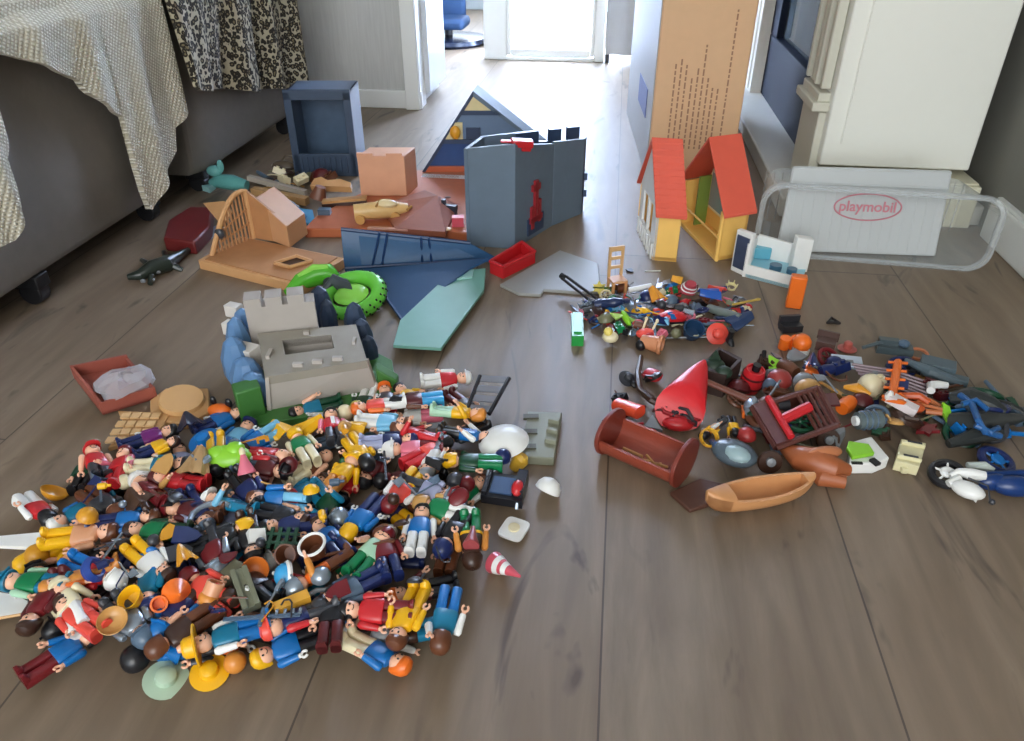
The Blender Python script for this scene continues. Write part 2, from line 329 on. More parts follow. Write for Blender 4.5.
def cloth_material(kind):
    m = bpy.data.materials.new(kind); nt, N, L = nodes_of(m); b = N['Principled BSDF']; b.inputs['Roughness'].default_value = .95
    g = N.new('ShaderNodeNewGeometry')
    if kind == 'knitted_wool':
        mp = N.new('ShaderNodeMapping'); mp.inputs['Rotation'].default_value = (.5,0,0); L.new(g.outputs['Position'], mp.inputs[0])
        w1 = N.new('ShaderNodeTexWave'); w1.bands_direction = 'Y'; w1.inputs['Scale'].default_value = 38; w1.inputs['Distortion'].default_value = 1.5; w1.inputs['Detail Scale'].default_value = 4
        w2 = N.new('ShaderNodeTexWave'); w2.bands_direction = 'Z'; w2.inputs['Scale'].default_value = 52; w2.inputs['Distortion'].default_value = 1.5; w2.inputs['Detail Scale'].default_value = 4
        L.new(mp.outputs[0], w1.inputs[0]); L.new(mp.outputs[0], w2.inputs[0])
        mu = N.new('ShaderNodeMath'); mu.operation = 'MULTIPLY'; L.new(w1.outputs[1], mu.inputs[0]); L.new(w2.outputs[1], mu.inputs[1])
        mx = N.new('ShaderNodeMix'); mx.data_type = 'RGBA'; mx.inputs['A'].default_value = lin((196,188,166)); mx.inputs['B'].default_value = lin((246,242,228)); 
        mr = N.new('ShaderNodeMapRange'); mr.inputs[2].default_value = .5; L.new(mu.outputs[0], mr.inputs[0]); L.new(mr.outputs[0], mx.inputs['Factor']); L.new(mx.outputs['Result'], b.inputs['Base Color'])
        bp = N.new('ShaderNodeBump'); bp.inputs['Strength'].default_value = 1; bp.inputs['Distance'].default_value = .003; L.new(mu.outputs[0], bp.inputs['Height']); L.new(bp.outputs[0], b.inputs['Normal'])
    else:
        v = N.new('ShaderNodeTexVoronoi'); v.inputs['Scale'].default_value = 88; L.new(g.outputs['Position'], v.inputs['Vector'])
        n = N.new('ShaderNodeTexNoise'); n.inputs['Scale'].default_value = 120; L.new(g.outputs['Position'], n.inputs['Vector'])
        ad = N.new('ShaderNodeMath'); ad.operation = 'MULTIPLY_ADD'; ad.inputs[1].default_value = .7; L.new(n.outputs[0], ad.inputs[0]); L.new(v.outputs['Distance'], ad.inputs[2])
        cr = N.new('ShaderNodeValToRGB'); L.new(ad.outputs[0], cr.inputs[0]); e = cr.color_ramp; e.interpolation = 'LINEAR'
        e.elements[0].position = .56; e.elements[0].color = lin((122,110,84)); e.elements[1].position = .62; e.elements[1].color = lin((40,36,30))
        x = e.elements.new(.90); x.color = lin((44,40,34)); x = e.elements.new(.97); x.color = lin((184,174,148))
        L.new(cr.outputs[0], b.inputs['Base Color'])
    return m
KN = cloth_material('knitted_wool'); LEO = cloth_material('leopard_plush')
def drape(mb, X, cols, ztop, folds, amp, thick=.012, nz=26):
    """hanging cloth: cols = hem points as pixels, projected on the plane x=X; folds run vertically"""
    hem = [PX(px, py, X) for px, py in cols]
    ts = []; n = 90
    seg = [0]
    for a, b in zip(hem, hem[1:]): seg.append(seg[-1] + abs(b.y-a.y) + 1e-4)
    rows = []
    for i in range(n+1):
        s = seg[-1]*i/n; k = max(j for j in range(len(seg)-1) if seg[j] <= s+1e-9); f = (s-seg[k])/(seg[k+1]-seg[k])
        h = hem[k].lerp(hem[k+1], f); r = []
        for j in range(nz+1):
            t = j/nz; z = ztop*(1-t) + h.z*t
            w = amp*(.25+.75*t)*(math.sin(folds*h.y+1.3*math.sin(9*h.y)+t*1.1)+.3*math.sin(2.3*folds*h.y+2*t))
            r.append(Vector((X + w + .01 - .05*max(0,(z-(ztop-.04)))/.04, h.y, z)))
        rows.append(r)
    m = nz+1; vs = [p for r in rows for p in r]; vs += [p - Vector((thick,0,0)) for p in vs]; N_ = (n+1)*m; fs = []
    for i in range(n):
        for j in range(nz):
            a, b2, c, d = i*m+j, (i+1)*m+j, (i+1)*m+j+1, i*m+j+1
            fs += [(a,b2,c,d), (N_+d,N_+c,N_+b2,N_+a)]
        fs += [(i*m+nz,(i+1)*m+nz,N_+(i+1)*m+nz,N_+i*m+nz), ((i+1)*m,i*m,N_+i*m,N_+(i+1)*m)]
    for j in range(nz): fs += [(j,j+1,N_+j+1,N_+j), (n*m+j+1,n*m+j,N_+n*m+j,N_+n*m+j+1)]
    mb.add(vs, fs); return mb
b = MB(); drape(b, -.975, [(-30,52),(0,54),(14,57),(40,66),(78,80),(84,92),(100,105),(124,118),(138,180),(150,212),(163,178),(175,150),(172,128),(181,112)], .50, 42, .009)
# top of the throw lying on the seat
y0 = min(v.y for v in b.v); y1 = max(v.y for v in b.v)
b.box((-1.22,(y0+y1)/2,.485),(.46,(y1-y0)*.96,.02))
o = b.build('knitted_throw', KN, world=True, smooth=70); tag(o, 'cream waffle knit throw hanging in a point over the near sofa section', 'blanket')
b = MB(); drape(b, -.96, [(-60,180),(-20,150),(-5,110),(4,125),(8,138),(3,165),(14,186),(17,205),(6,240),(-30,262)], .50, 55, .012)
o = b.build('knitted_throw', KN, world=True, smooth=70); tag(o, 'end of cream knit throw hanging at the left picture edge', 'blanket')
b = MB(); drape(b, -.955, [(181,70),(183,86),(190,90),(205,91),(225,88),(250,92),(272,88),(285,80),(294,84),(300,76)], .52, 30, .022)
y0 = min(v.y for v in b.v); y1 = max(v.y for v in b.v); b.box((-1.24,(y0+y1)/2,.505),(.55,(y1-y0)*.96,.03))
lt = b.build('leopard_throw', LEO, world=True, smooth=70); tag(lt, 'leopard print plush throw hanging over the far sofa section', 'blanket')
c = PX(287,84,-.95); pts = [Vector((c.x+.003*math.sin(k*2), c.y+.006*math.sin(k*1.6), c.z-.155*k/9)) for k in range(10)]
MB().tube(pts, [.007+.002*(k % 2) for k in range(10)]).build('tassel', LEO, world=True)
t_ = bpy.data.objects['tassel']; t_.parent = lt; t_.location = t_.location - lt.location
# ================================================================== BIG TOYS
def up(p, z): return Vector((p[0], p[1], z))
def wallpanel(b, p0, p1, h0, h1, th=.008, z0=0, side=1):
    """upright panel between floor points p0,p1 with top heights h0,h1; thickness goes away from camera"""
    d = Vector((p1[0]-p0[0], p1[1]-p0[1], 0)).normalized(); n = Vector((-d.y, d.x, 0))*th*side
    b.hexa([up(p0,z0),up(p1,z0),up(p1,z0)+n,up(p0,z0)+n],[up(p0,h0),up(p1,h1),up(p1,h1)+n,up(p0,h0)+n]); return d
# ---- two red-roofed house halves
def house(label, FL, FR, BL, eave_py, ridge_py, ridge_px, lean, openleft, interior):
    FL, FR, BL = P(*FL), P(*FR), P(*BL); BR = FR + (BL-FL)
    t = thing('toy_house', label, 'toy house', (FL+FR+BL+BR)/4)
    fd = (FL-BL); mid = lambda p: p - fd*.5
    he = HT((FL+FR)/2, eave_py); hr = HT((mid(FL)+mid(FR))/2, ridge_py)
    yw = mat('house_yellow', (250,200,108), .4); wh = K('white'); rd = mat('roof_red', (226,96,74), .4)
    b = MB(); wallpanel(b, FL, FR, he, he, .006, side=1)
    b.build('front_wall', yw, t, world=True, bev=.001)
    b = MB(); wallpanel(b, BL, BR, he, he, .006, side=-1); b.build('back_wall', yw, t, world=True)
    MB().hexa([FL,FR,BR,BL],[up(p,.008) for p in (FL,FR,BR,BL)]).build('floor_plate', yw, t, world=True)
    # gable on one side
    ex = (FR-FL).normalized()
    g = BL if openleft else BL
    def gable(a, c, m, nm, holes=False):
        b = MB(); pts = [a, c, up(c,he), up(mid(c if False else a) if False else (a+c)/2,hr), up(a,he)]
        if not holes: b.prism(pts, off=ex*.005); b.build(nm, m, t, world=True)
        else:
            d = c-a
            def q(u, z): return Vector((a.x+d.x*u, a.y+d.y*u, z))
            b.prism([q(0,0),q(.22,0),q(.22,he),q(0,he)], off=ex*.005).prism([q(.78,0),q(1,0),q(1,he),q(.78,he)], off=ex*.005)
            b.prism([q(.22,0),q(.78,0),q(.78,he*.35),q(.22,he*.35)], off=ex*.005).prism([q(0,he),q(1,he),q(.5,hr)], off=ex*.005)
            b.prism([q(.47,he*.35),q(.53,he*.35),q(.53,he),q(.47,he)], off=ex*.006); b.build(nm, m, t, world=True)
    if openleft:
        gable(BR-ex*.006, FR-ex*.006, yw, 'end_wall', False)
        # window frame leaning inside with green panel
        c = (BR*.62+FR*.38)-ex*.012
        b = MB(); d = (FR-BR).normalized()
        for u0,u1,z0,z1 in ((-.045,.045,.05,.056),(-.045,.045,.13,.136),(-.045,-.040,.05,.136),(.040,.045,.05,.136),(-.003,.003,.05,.136)):
            b.prism([c+d*u0+Vector((0,0,z0)),c+d*u1+Vector((0,0,z0)),c+d*u1+Vector((0,0,z1)),c+d*u0+Vector((0,0,z1))], off=-ex*.004)
        b.build('window_frame', K('cream'), t, world=True)
        b = MB(); c2 = c-ex*.003; b.prism([c2+d*-.04+Vector((0,0,.056)),c2+d*.04+Vector((0,0,.056)),c2+d*.04+Vector((0,0,.13)),c2+d*-.04+Vector((0,0,.13))], off=-ex*.002); b.build('window_pane', clear_mat('toy_window_glass', (150,180,190), .35), t, world=True)
        c3 = BL*.75+FL*.25+ex*.01
        b = MB(); b.prism([c3+Vector((0,0,.02)),c3-d*0+ex*.03+Vector((0,0,.02)),c3+ex*.03+Vector((0,0,.13)),c3+Vector((0,0,.13))], off=d*.005); b.build('shutter', mat('toy_olive_green', (120,140,60), .4), t, world=True)
        b = MB(); b.cyl(FL+ex*.003+fd*.0+Vector((0,0,0)), FL+ex*.003+Vector((0,0,he)), .004).cyl(FL+Vector((0,0,he*.45))+ex*.003, BL+Vector((0,0,he*.45))+ex*.003, .0025); b.build('railing', yw, t, world=True)
    else:
        gable(FL, BL, wh, 'end_wall', True)
        b = MB(); d = (BL-FL)
        for k in range(7):
            b.prism([FL+d*(.02+.14*k)-ex*.004, FL+d*(.08+.14*k)-ex*.004, up(FL+d*(.08+.14*k)-ex*.004,he*.33), up(FL+d*(.02+.14*k)-ex*.004,he*.33)], off=ex*.003)
        b.build('picket_fence', wh, t, world=True)
    # roof slopes
    ov = fd*.10; eo = ex*.006
    rl, rr = (FL+BL)/2-eo, (FR+BR)/2+eo
    zf = he-(hr-he)*.2*0-.006
    lf, lr_ = FL+ov-eo, FR+ov+eo
    n = Vector((0,0,.006))
    MB().hexa([up(lf,zf),up(lr_,zf),up(rr,hr),up(rl,hr)],[p+n for p in (up(lf,zf),up(lr_,zf),up(rr,hr),up(rl,hr))]).build('roof_slope', rd, t, world=True, bev=.001)
    if True:
        b = MB(); m = 12
        for k in range(m):
            a0, a1 = k/m, (k+.82)/m
            q = [up(lf,zf+.006).lerp(up(rl,hr+.006),a0), up(lr_,zf+.006).lerp(up(rr,hr+.006),a0), up(lr_,zf+.006).lerp(up(rr,hr+.006),a1), up(lf,zf+.006).lerp(up(rl,hr+.006),a1)]
            b.hexa(q, [q[0]+n*.45,q[1]+n*.45,q[2]+n*.12,q[3]+n*.12])
        if not openleft: b.build('roof_tiles', rd, t, world=True)
    bf, br = BL-ov-eo, BR-ov+eo
    MB().hexa([up(rl,hr),up(rr,hr),up(br,zf),up(bf,zf)],[p+n for p in (up(rl,hr),up(rr,hr),up(br,zf),up(bf,zf))]).build('roof_slope', mat('roof_red_inside', (212,88,66), .45), t, world=True)
    return t
house('left toy house half with tiled red roof and white picket end', (652,260), (676,262), (637,228), 213, 141, 680, 0, False, None)
house('right open toy house half with smooth red roof and yellow interior', (715,261), (742,256), (680,225), 210, 138, 733, 0, True, None)
# ---- clear storage container on its side and its lid
cl = clear_mat('clear_polypropylene', (206,214,216), .20, .2)
t = thing('storage_container', 'long clear plastic storage container lying on its side before the fireplace', 'storage box', (.54,1.54,0), 0)
b0, b1 = P(756,254), P(980,272); ex = (b1-b0).normalized(); ny = Vector((-ex.y,ex.x,0)); L_ = (b1-b0).length
h_ = HT(b1, 202)
if ny.y < 0: ny = -ny
def rr_ring(u0,u1,z0,z1,r,y,n=6):
    o = []
    for cx, cz, a0 in ((u1-r,z1-r,0),(u0+r,z1-r,90),(u0+r,z0+r,180),(u1-r,z0+r,270)):
        for k in range(n+1):
            a = math.radians(a0+90*k/n); o.append(b0 + ex*(cx+r*math.cos(a)) + ny*y + Vector((0,0,cz+r*math.sin(a))))
    return o
def shell(b, rings, thick):
    b.rings(rings, False)
dpt = .17
outer = [rr_ring(0,L_,0,h_,.035,0), rr_ring(.008,L_-.008,.006,h_-.006,.032,dpt*.5), rr_ring(.014,L_-.014,.010,h_-.012,.03,dpt)]
inner = [rr_ring(.017,L_-.017,.013,h_-.015,.028,dpt-.004), rr_ring(.012,L_-.012,.010,h_-.010,.03,dpt*.5), rr_ring(.004,L_-.004,.004,h_-.004,.033,0)]
b = MB(); b.rings(outer+inner[:0], False); n_ = len(outer[0])
b.rings([outer[-1], [b0+ex*L_/2+ny*dpt+Vector((0,0,h_/2))]*n_], False)
b.build('shell', cl, t, world=True, smooth=50)
b = MB(); b.rings([rr_ring(-.010,L_+.010,-.0,h_+.008,.042,-.004), rr_ring(-.010,L_+.010,-.0,h_+.008,.042,.008), rr_ring(.0,L_,.006,h_,.035,.008), rr_ring(.0,L_,.006,h_,.035,-.004)], False, closed=True)
b.build('rim', clear_mat('clear_rim', (214,220,222), .28, .2), t, world=True)
b = MB()
for k in range(24):
    c = b0+ex*(L_*(k+.7)/25)+ny*(dpt-.006); b.cyl(c+Vector((0,0,.02)), c+Vector((0,0,h_-.02)), .0015, n=6)
b.build('ribs', cl, t, world=True)
lid = thing('storage_box_top', 'milky plastic container lid with red oval mark leaning in the clear container', 'lid', (.50,1.5,0))
l0, l1 = P(777,256), P(937,262); l0 += Vector((0,0,.0)); le = (l1-l0).normalized(); ln = Vector((-le.y,le.x,0)); 
if ln.y < 0: ln = -ln
l0 = l0 + ln*.012; l1 = l1 + ln*.012; wl = (l1-l0).length
tl = .035
top0 = HT(l0+ln*tl, 167); hv = Vector((0,0,top0-.006)) + ln*tl; off = ln*.012
base = l0 + Vector((0,0,.006))
milk = clear_mat('milky_polypropylene', (208,212,212), .78, .3)
def lp(u, v, o=0): 
    return base + le*(u*wl) + hv*v - ln*o
MB().hexa([lp(0,0,0),lp(1,0,0),lp(1,0,-.012),lp(0,0,-.012)],[lp(.03,1,0),lp(.99,1,0),lp(.99,1,-.012),lp(.03,1,-.012)]).build('panel', milk, lid, world=True, bev=.004)
b = MB()
for k in range(1,16): b.hexa([lp(k/16,.04,.001),lp(k/16+.004,.04,.001),lp(k/16+.004,.04,0),lp(k/16,.04,0)],[lp(k/16,.78,.001),lp(k/16+.004,.78,.001),lp(k/16+.004,.78,0),lp(k/16,.78,0)])
b.hexa([lp(.03,.80,.002),lp(.98,.80,.002),lp(.98,.80,0),lp(.03,.80,0)],[lp(.03,.82,.002),lp(.98,.82,.002),lp(.98,.82,0),lp(.03,.82,0)])
b.build('ribs', milk, lid, world=True)
red_ink = mat('faded_red_ink', (204,132,142), .6)
b = MB(); cu_, cv_, ru, rv = .52, .57, .205, .155
b.tube([lp(cu_+ru*math.cos(2*PI*k/48), cv_+rv*math.sin(2*PI*k/48), .003) for k in range(48)], .0016, 6, True); b.build('oval_mark', red_ink, lid, world=True)
tc_ = bpy.data.curves.new('lettering', 'FONT'); tc_.body = 'playmobil'; tc_.size = .040; tc_.extrude = .0006; tc_.align_x = 'CENTER'; tc_.align_y = 'CENTER'; tc_.offset = .0006
tmp = bpy.data.objects.new('tmp_text', tc_); C.objects.link(tmp); bpy.context.view_layer.update()
me = bpy.data.meshes.new_from_object(tmp.evaluated_get(bpy.context.evaluated_depsgraph_get())); bpy.data.objects.remove(tmp)
xs = [v.co.x for v in me.vertices]; sc_ = (2*ru*wl*.84)/(max(xs)-min(xs))
hvn = hv.normalized(); nn = le.cross(hvn).normalized()
Mx = Matrix((( le.x,hvn.x,nn.x,0),(le.y,hvn.y,nn.y,0),(le.z,hvn.z,nn.z,0),(0,0,0,1)))
me.transform(Matrix.Translation(lp(cu_,cv_,.0025)-lid.location) @ Mx @ Matrix.Scale(sc_,4)); me.materials.clear(); me.materials.append(red_ink)
lt_ = bpy.data.objects.new('lettering', me); C.objects.link(lt_); lt_.parent = lid
# ---- hospital / bathroom room set piece
t = thing('toy_room_set', 'white and pale blue toy room corner beside the open toy house', 'toy building', P(768,285))
wt = K('white'); a0, a1, a2 = P(730,270), P(745,277), P(798,291); a3 = P(806,270); 
h1 = HT(a0,229)
b = MB(); d = wallpanel(b, a0, a1, h1, h1*1.02, .012); b.build('side_block', wt, t, world=True, bev=.002)
b = MB(); e = (a1-a0); q0, q1 = a0+e*.15, a0+e*.9; nn_ = Vector((e.y,-e.x,0)).normalized()*.0025
b.hexa([up(q0,.012),up(q1,.012),up(q1,.012)+nn_,up(q0,.012)+nn_],[up(q0,h1*.9),up(q1,h1*.9),up(q1,h1*.9)+nn_,up(q0,h1*.9)+nn_]); b.build('photo_panel', mat('night_blue_print', (62,72,96), .3, var=.5), t, world=True)
b = MB(); back0 = a1 + (a3-a2)*.9; b.hexa([a1,a2,a3,back0],[up(p,.007) for p in (a1,a2,a3,back0)]); b.build('floor_plate', mat('aqua_tile', (150,206,222), .3), t, world=True)
hb_ = .030
b = MB(); wallpanel(b, back0, a3, .055, .045, .006, side=1); wallpanel(b, a1, back0, h1*.8, h1*.6, .006, side=1); b.build('back_wall', wt, t, world=True)
b = MB(); wallpanel(b, a1, a2, .026, .026, .005); b.build('low_wall', wt, t, world=True)
b = MB(); w0 = a3+(a0-a3)*.22; wallpanel(b, w0+Vector((0,-.012,0)), a3+Vector((0,-.012,0)), .075, .07, .02); b.build('cabinet', wt, t, world=True, bev=.002)
cpt = P(775,270,.008); b = MB().cyl(cpt, cpt+Vector((.0,0,.012)), .012).cyl(cpt+Vector((.03,-.01,0)), cpt+Vector((.03,-.01,.01)), .010); b.build('fitting', mat('grey_blue_fitting', (70,110,135), .3), t, world=True)
cpt = P(757,257,.008); MB().box(cpt+Vector((0,0,.012)), (.05,.022,.024)).build('counter', mat('deep_aqua', (104,178,200), .3), t, world=True, bev=.002)
# orange block
b = MB(); p0, p1 = P(785,308), P(801,310); hh = HT(p0, 277); wallpanel(b, p0, p1, hh, hh, .02); o = b.build('toy_block', K('orange'), world=True, bev=.0025); tag(o, 'upright orange toy block in front of the white toy room corner', 'toy block')
# ---- castle gatehouse
cg = mat('castle_slate_blue', (96,112,128), .5, var=.08, bump=.15); cgd = mat('castle_dark_blue', (46,64,92), .45, var=.06)
p0, p1, p2, p3 = P(467,246), P(515,249), P(552,226), P(581,214)
t = thing('toy_castle_gatehouse', 'slate blue toy castle gatehouse walls standing upright, red crest on middle wall', 'toy castle', (p0+p3)/2)
h0 = HT(p0,149); h1 = HT(p1,144); h2 = HT(p2,142); h3 = HT(p3,139)
b = MB(); wallpanel(b, p0, p1, h0, h1); b.build('tower_wall', cg, t, world=True, bev=.001)
b = MB(); pb0 = p0+Vector((.02,.10,0)); wallpanel(b, p0, pb0, h0, h0, side=-1); b.build('tower_wall', cg, t, world=True)
b = MB(); pb1 = p1+Vector((-.02,.14,0)); wallpanel(b, pb0, pb1, h0, h0, side=-1); b.build('tower_wall', cg, t, world=True)
b = MB(); wallpanel(b, p1, p2, h1*.99, h2*.98); b.build('gate_wall', cg, t, world=True, bev=.001)
b = MB(); wallpanel(b, p2, p3, h2, h3); b.build('tower_wall', cg, t, world=True, bev=.001)
b = MB(); p4 = p3+Vector((.003,.02,0)); wallpanel(b, p3, p4, h3, h3, .01); 
for z in (.05,.09): b.box((p4.x+.003,p4.y-.01,z),(.008,.014,.016))
b.build('hinge_edge', cgd, t, world=True)
r0, r1 = P(512,214), P(580,204); hr_ = HT(r0,143); b = MB(); d = wallpanel(b, r0, r1, hr_, HT(r1,140), .012)
for u, w in ((.20,.06),(.60,.03),(.86,.03)):
    c = r0+(r1-r0)*u; wallpanel(b, c-d*w*.5, c+d*w*.5, hr_+.020, hr_+.020, .012)
b.build('battlement_wall', cgd, t, world=True)
b = MB(); e = (p2-p1).normalized(); nn_ = Vector((e.y,-e.x,0)); mid_ = (p1+p2)/2
for u, z, w, hh in ((0,.085,.012,.09),(-.014,.05,.010,.05),(.014,.06,.010,.05),(0,.045,.05,.012),(.0,.115,.03,.014)):
    c = mid_+e*u; wallpanel(b, c-e*w/2+nn_*.006, c+e*w/2+nn_*.006, z+hh/2, z+hh/2, .006, z0=z-hh/2)
b.build('crest', mat('dark_crest_red', (150,36,44), .4), t, world=True)
b = MB(); wallpanel(b, mid_-e*.03+nn_*.003, mid_+e*.035+nn_*.003, .05, .05, .003, z0=.012); b.build('crest_base', cgd, t, world=True)
q = PY(522,143,(p1.y+p2.y)/2-.05); b = MB().at(q,(8,6,20)).box((0,0,0),(.045,.02,.014)).box((-.03,0,.002),(.03,.012,.004)).box((.01,0,-.010),(.02,.012,.012))
o = b.build('toy_bracket_piece', K('red'), world=True, bev=.002); tag(o, 'red and white toy piece resting on top of the castle gatehouse wall', 'toy part')
# ---- castle A-frame keep
fl, fr = P(417,180), P(586,180); UA = .345; mid_ = fl+(fr-fl)*UA; hk = HT(mid_, 91); bkd = Vector((.0,.07,0))
t = thing('toy_castle_keep', 'dark blue toy castle keep with pointed open gable behind the gatehouse', 'toy castle', mid_)
def AP(u, z, dd=0):  # point on the gable front plane
    return fl + (fr-fl)*u + Vector((0,0,z)) + bkd*dd
rf = mat('keep_roof_navy', (44,58,84), .45)
n = Vector((0,0,.008))
b = MB(); b.hexa([AP(0,0),AP(UA,hk),AP(UA,hk,1),AP(0,0,1)],[AP(.02,0),AP(UA,hk-.014),AP(UA,hk-.014,1),AP(.02,0,1)]); b.build('roof_slope', rf, t, world=True)
b = MB(); b.hexa([AP(.98,0),AP(UA,hk-.014),AP(UA,hk-.014,1),AP(.98,0,1)],[AP(1,0),AP(UA,hk),AP(UA,hk,1),AP(1,0,1)]); b.build('roof_slope', cg, t, world=True)
def band(z0, z1, m, nm, dd=.3, th=.01, inset=.0):
    u0, u1 = UA*z0/hk+.012, UA*z1/hk+.012; w0_, w1_ = 1-(1-UA)*z0/hk-.012, 1-(1-UA)*z1/hk-.012; th = .005
    MB().hexa([AP(u0,z0,dd),AP(w0_,z0,dd),AP(w1_,z1,dd),AP(u1,z1,dd)],[AP(u0,z0,dd+.3),AP(w0_,z0,dd+.3),AP(w1_,z1,dd+.3),AP(u1,z1,dd+.3)]).build(nm, m, t, world=True)
band(0, hk*.16, K('terracotta'), 'base_board', .02)
band(hk*.16, hk*.42, mat('keep_wall_blue', (26,64,118), .4), 'wall_panel', .10)
band(hk*.42, hk*.47, cgd, 'floor_slab', .0)
band(hk*.47, hk*.74, mat('keep_stone_blue', (100,122,150), .5), 'wall_panel', .06)
band(hk*.74, hk*.79, cgd, 'floor_slab', .0)
band(hk*.79, hk*.97, mat('keep_cream', (214,200,150), .5), 'wall_panel', .02)
b = MB(); b.hexa([AP(.18,hk*.475,-.02),AP(.28,hk*.475,-.02),AP(.28,hk*.66,-.02),AP(.24,hk*.66,-.02)],[AP(.18,hk*.475,.05),AP(.28,hk*.475,.05),AP(.28,hk*.66,.05),AP(.24,hk*.66,.05)]); b.build('cream_room', mat('keep_cream', (214,200,150), .5), t, world=True)
b = MB(); b.hexa([AP(.30,hk*.48,-.04),AP(.38,hk*.48,-.04),AP(.38,hk*.60,-.04),AP(.30,hk*.60,-.04)],[AP(.30,hk*.48,.1),AP(.38,hk*.48,.1),AP(.38,hk*.60,.1),AP(.30,hk*.60,.1)]); b.build('window', rf, t, world=True)
c = AP(.245,hk*.49,-.25); MB().ell(c+Vector((0,0,.018)),(.014,.010,.017)).build('gold_figurehead', K('gold'), t, world=True)
q0 = P(428,180); MB().box((q0.x+.055,q0.y-.03,.012),(.13,.035,.02)).build('white_step', mat('step_white', (240,240,244), .4), t, world=True, bev=.003)
# ---- terracotta terrain board under the castle bits
b = MB(); b.prism(quads([(318,224),(372,196),(402,178),(468,178),(470,243),(440,238),(305,238)], 0), off=(0,0,.022)); o = b.build('terrain_board', mat('terracotta_board', (178,98,60), .45, var=.12), world=True, bev=.003)
tag(o, 'terracotta brown toy terrain board lying left of the castle gatehouse', 'toy board')
def px_prism(nm, label, cat, pts, z0, th, m, bev=.0015, group=None):
    b = MB(); b.prism([P(x,y,z0+th) - Vector((0,0,th)) for x, y in pts], off=(0,0,th)); o = b.build(nm, m, world=True, bev=bev); tag(o, label, cat, group); return o
# sloped terrain part
b = MB(); q = [P(380,205,.03),P(425,190,.03),P(458,205,.03),P(445,232,.03),P(395,228,.03)]; top = (q[1]+q[2]+q[3])/3+Vector((-.01,.0,.03))
b.v = q+[top]+[p-Vector((0,0,.012)) for p in q]; b.f = [(0,1,5),(1,2,5),(2,3,5),(3,4,5),(4,0,5)]+[(i,(i+5)+1,(i+1)%5+6,(i+1)%5) for i in range(5)]+[(10,9,8,7,6)]
o = b.build('rock_ramp', mat('brown_ramp', (150,86,62), .5, var=.15, bump=.3), world=True, smooth=0); tag(o, 'faceted brown rock ramp piece on the terracotta board', 'toy rock')
# ---- blue roof halves
b = MB(); A, B_, Cq, D = P(341,229,.085), P(345,268,.01), P(498,258,.01), P(470,243,.05); th = Vector((0,-.004,-.006))
b.hexa([A,B_,Cq,D],[p+th for p in (A,B_,Cq,D)])
bl = mat('roof_panel_blue', (34,80,122), .42, var=.06, bump=.1)
t = thing('toy_roof', 'ridged blue toy castle roof panel leaning on the terracotta board', 'toy roof', up((A+Cq)/2,0))
b.build('panel', bl, t, world=True, bev=.001)
b = MB()
for u in (.30,.36,.62,.68):
    a_ = A.lerp(D,u); c_ = B_.lerp(Cq,u-.12); b.tube([a_+Vector((0,-.002,.003)), c_+Vector((0,-.002,.003))], .0028, 6)
b.tube([A,D],.004).tube([B_,Cq],.004); b.build('ridge', mat('roof_ridge_blue', (22,54,96), .4), t, world=True)
b = MB(); q = [P(352,270,.02),P(490,258,.045),P(470,268,.03),P(402,320,.004),P(385,296,.01)]
b.prism(q, off=(0,0,-.004)); t = thing('toy_roof', 'pointed deep blue roof panel under the sea green plate', 'toy roof', up(q[3],0)); b.build('panel', mat('roof_panel_deep_blue', (28,68,108), .42), t, world=True)
MB().tube([q[0],q[4],q[3]],.003,6).build('ridge', mat('roof_ridge_blue', (22,54,96), .4), t, world=True)
sg = thing('toy_ground_board', 'sea green base plate with pointed ends before the blue roof', 'toy board', P(435,310))
px = [(452,271),(486,268),(484,290),(441,348),(393,345),(400,320)]
b = MB(); b.prism([P(x,y,.02) - Vector((0,0,.006)) for x, y in px], off=(0,0,.006)); b.build('plate', mat('sea_green', (112,164,150), .4), sg, world=True, bev=.001)
b = MB(); b.prism([P(x,y,.023) - Vector((0,0,.003)) for x, y in [(457,271),(474,269),(472,277),(455,279)]], off=(0,0,.003)); b.build('tab', mat('pale_sea_green', (150,196,190), .4), sg, world=True)
# ---- red tray bin
t = thing('toy_crate', 'small bright red open toy crate in front of the castle gatehouse', 'toy crate', P(512,266))
b = MB(); q = [P(490,273),P(503,279),P(535,263),P(522,253)]; zt = .026; th = .005; cc = sum(q, Vector())/4
def openbox(b, q, zt, th=.004, z0=0):
    cc = sum(q, Vector())/4; ins = [cc+(p-cc)*(1-2.2*th/((p-cc).length)) for p in q]
    for i in range(4):
        j = (i+1) % 4; b.hexa([up(q[i],z0),up(q[j],z0),up(ins[j],z0),up(ins[i],z0)],[up(q[i],zt),up(q[j],zt),up(ins[j],zt),up(ins[i],zt)])
    b.hexa([up(p,z0) for p in ins],[up(p,z0+th) for p in ins])
openbox(b, q, zt); b.build('tub', K('red'), t, world=True)
b = MB(); 
for i in range(4): b.tube([up(q[i],zt),up(q[(i+1) % 4],zt)],.003,6)
b.build('rim', K('red'), t, world=True)
px_prism('toy_ground_board', 'flat pale grey base plate with notched corner right of the red crate', 'toy board', [(500,284),(560,250),(598,263),(601,291),(585,292),(544,289),(541,294),(519,293)], 0, .007, mat('plate_grey', (150,150,146), .45))
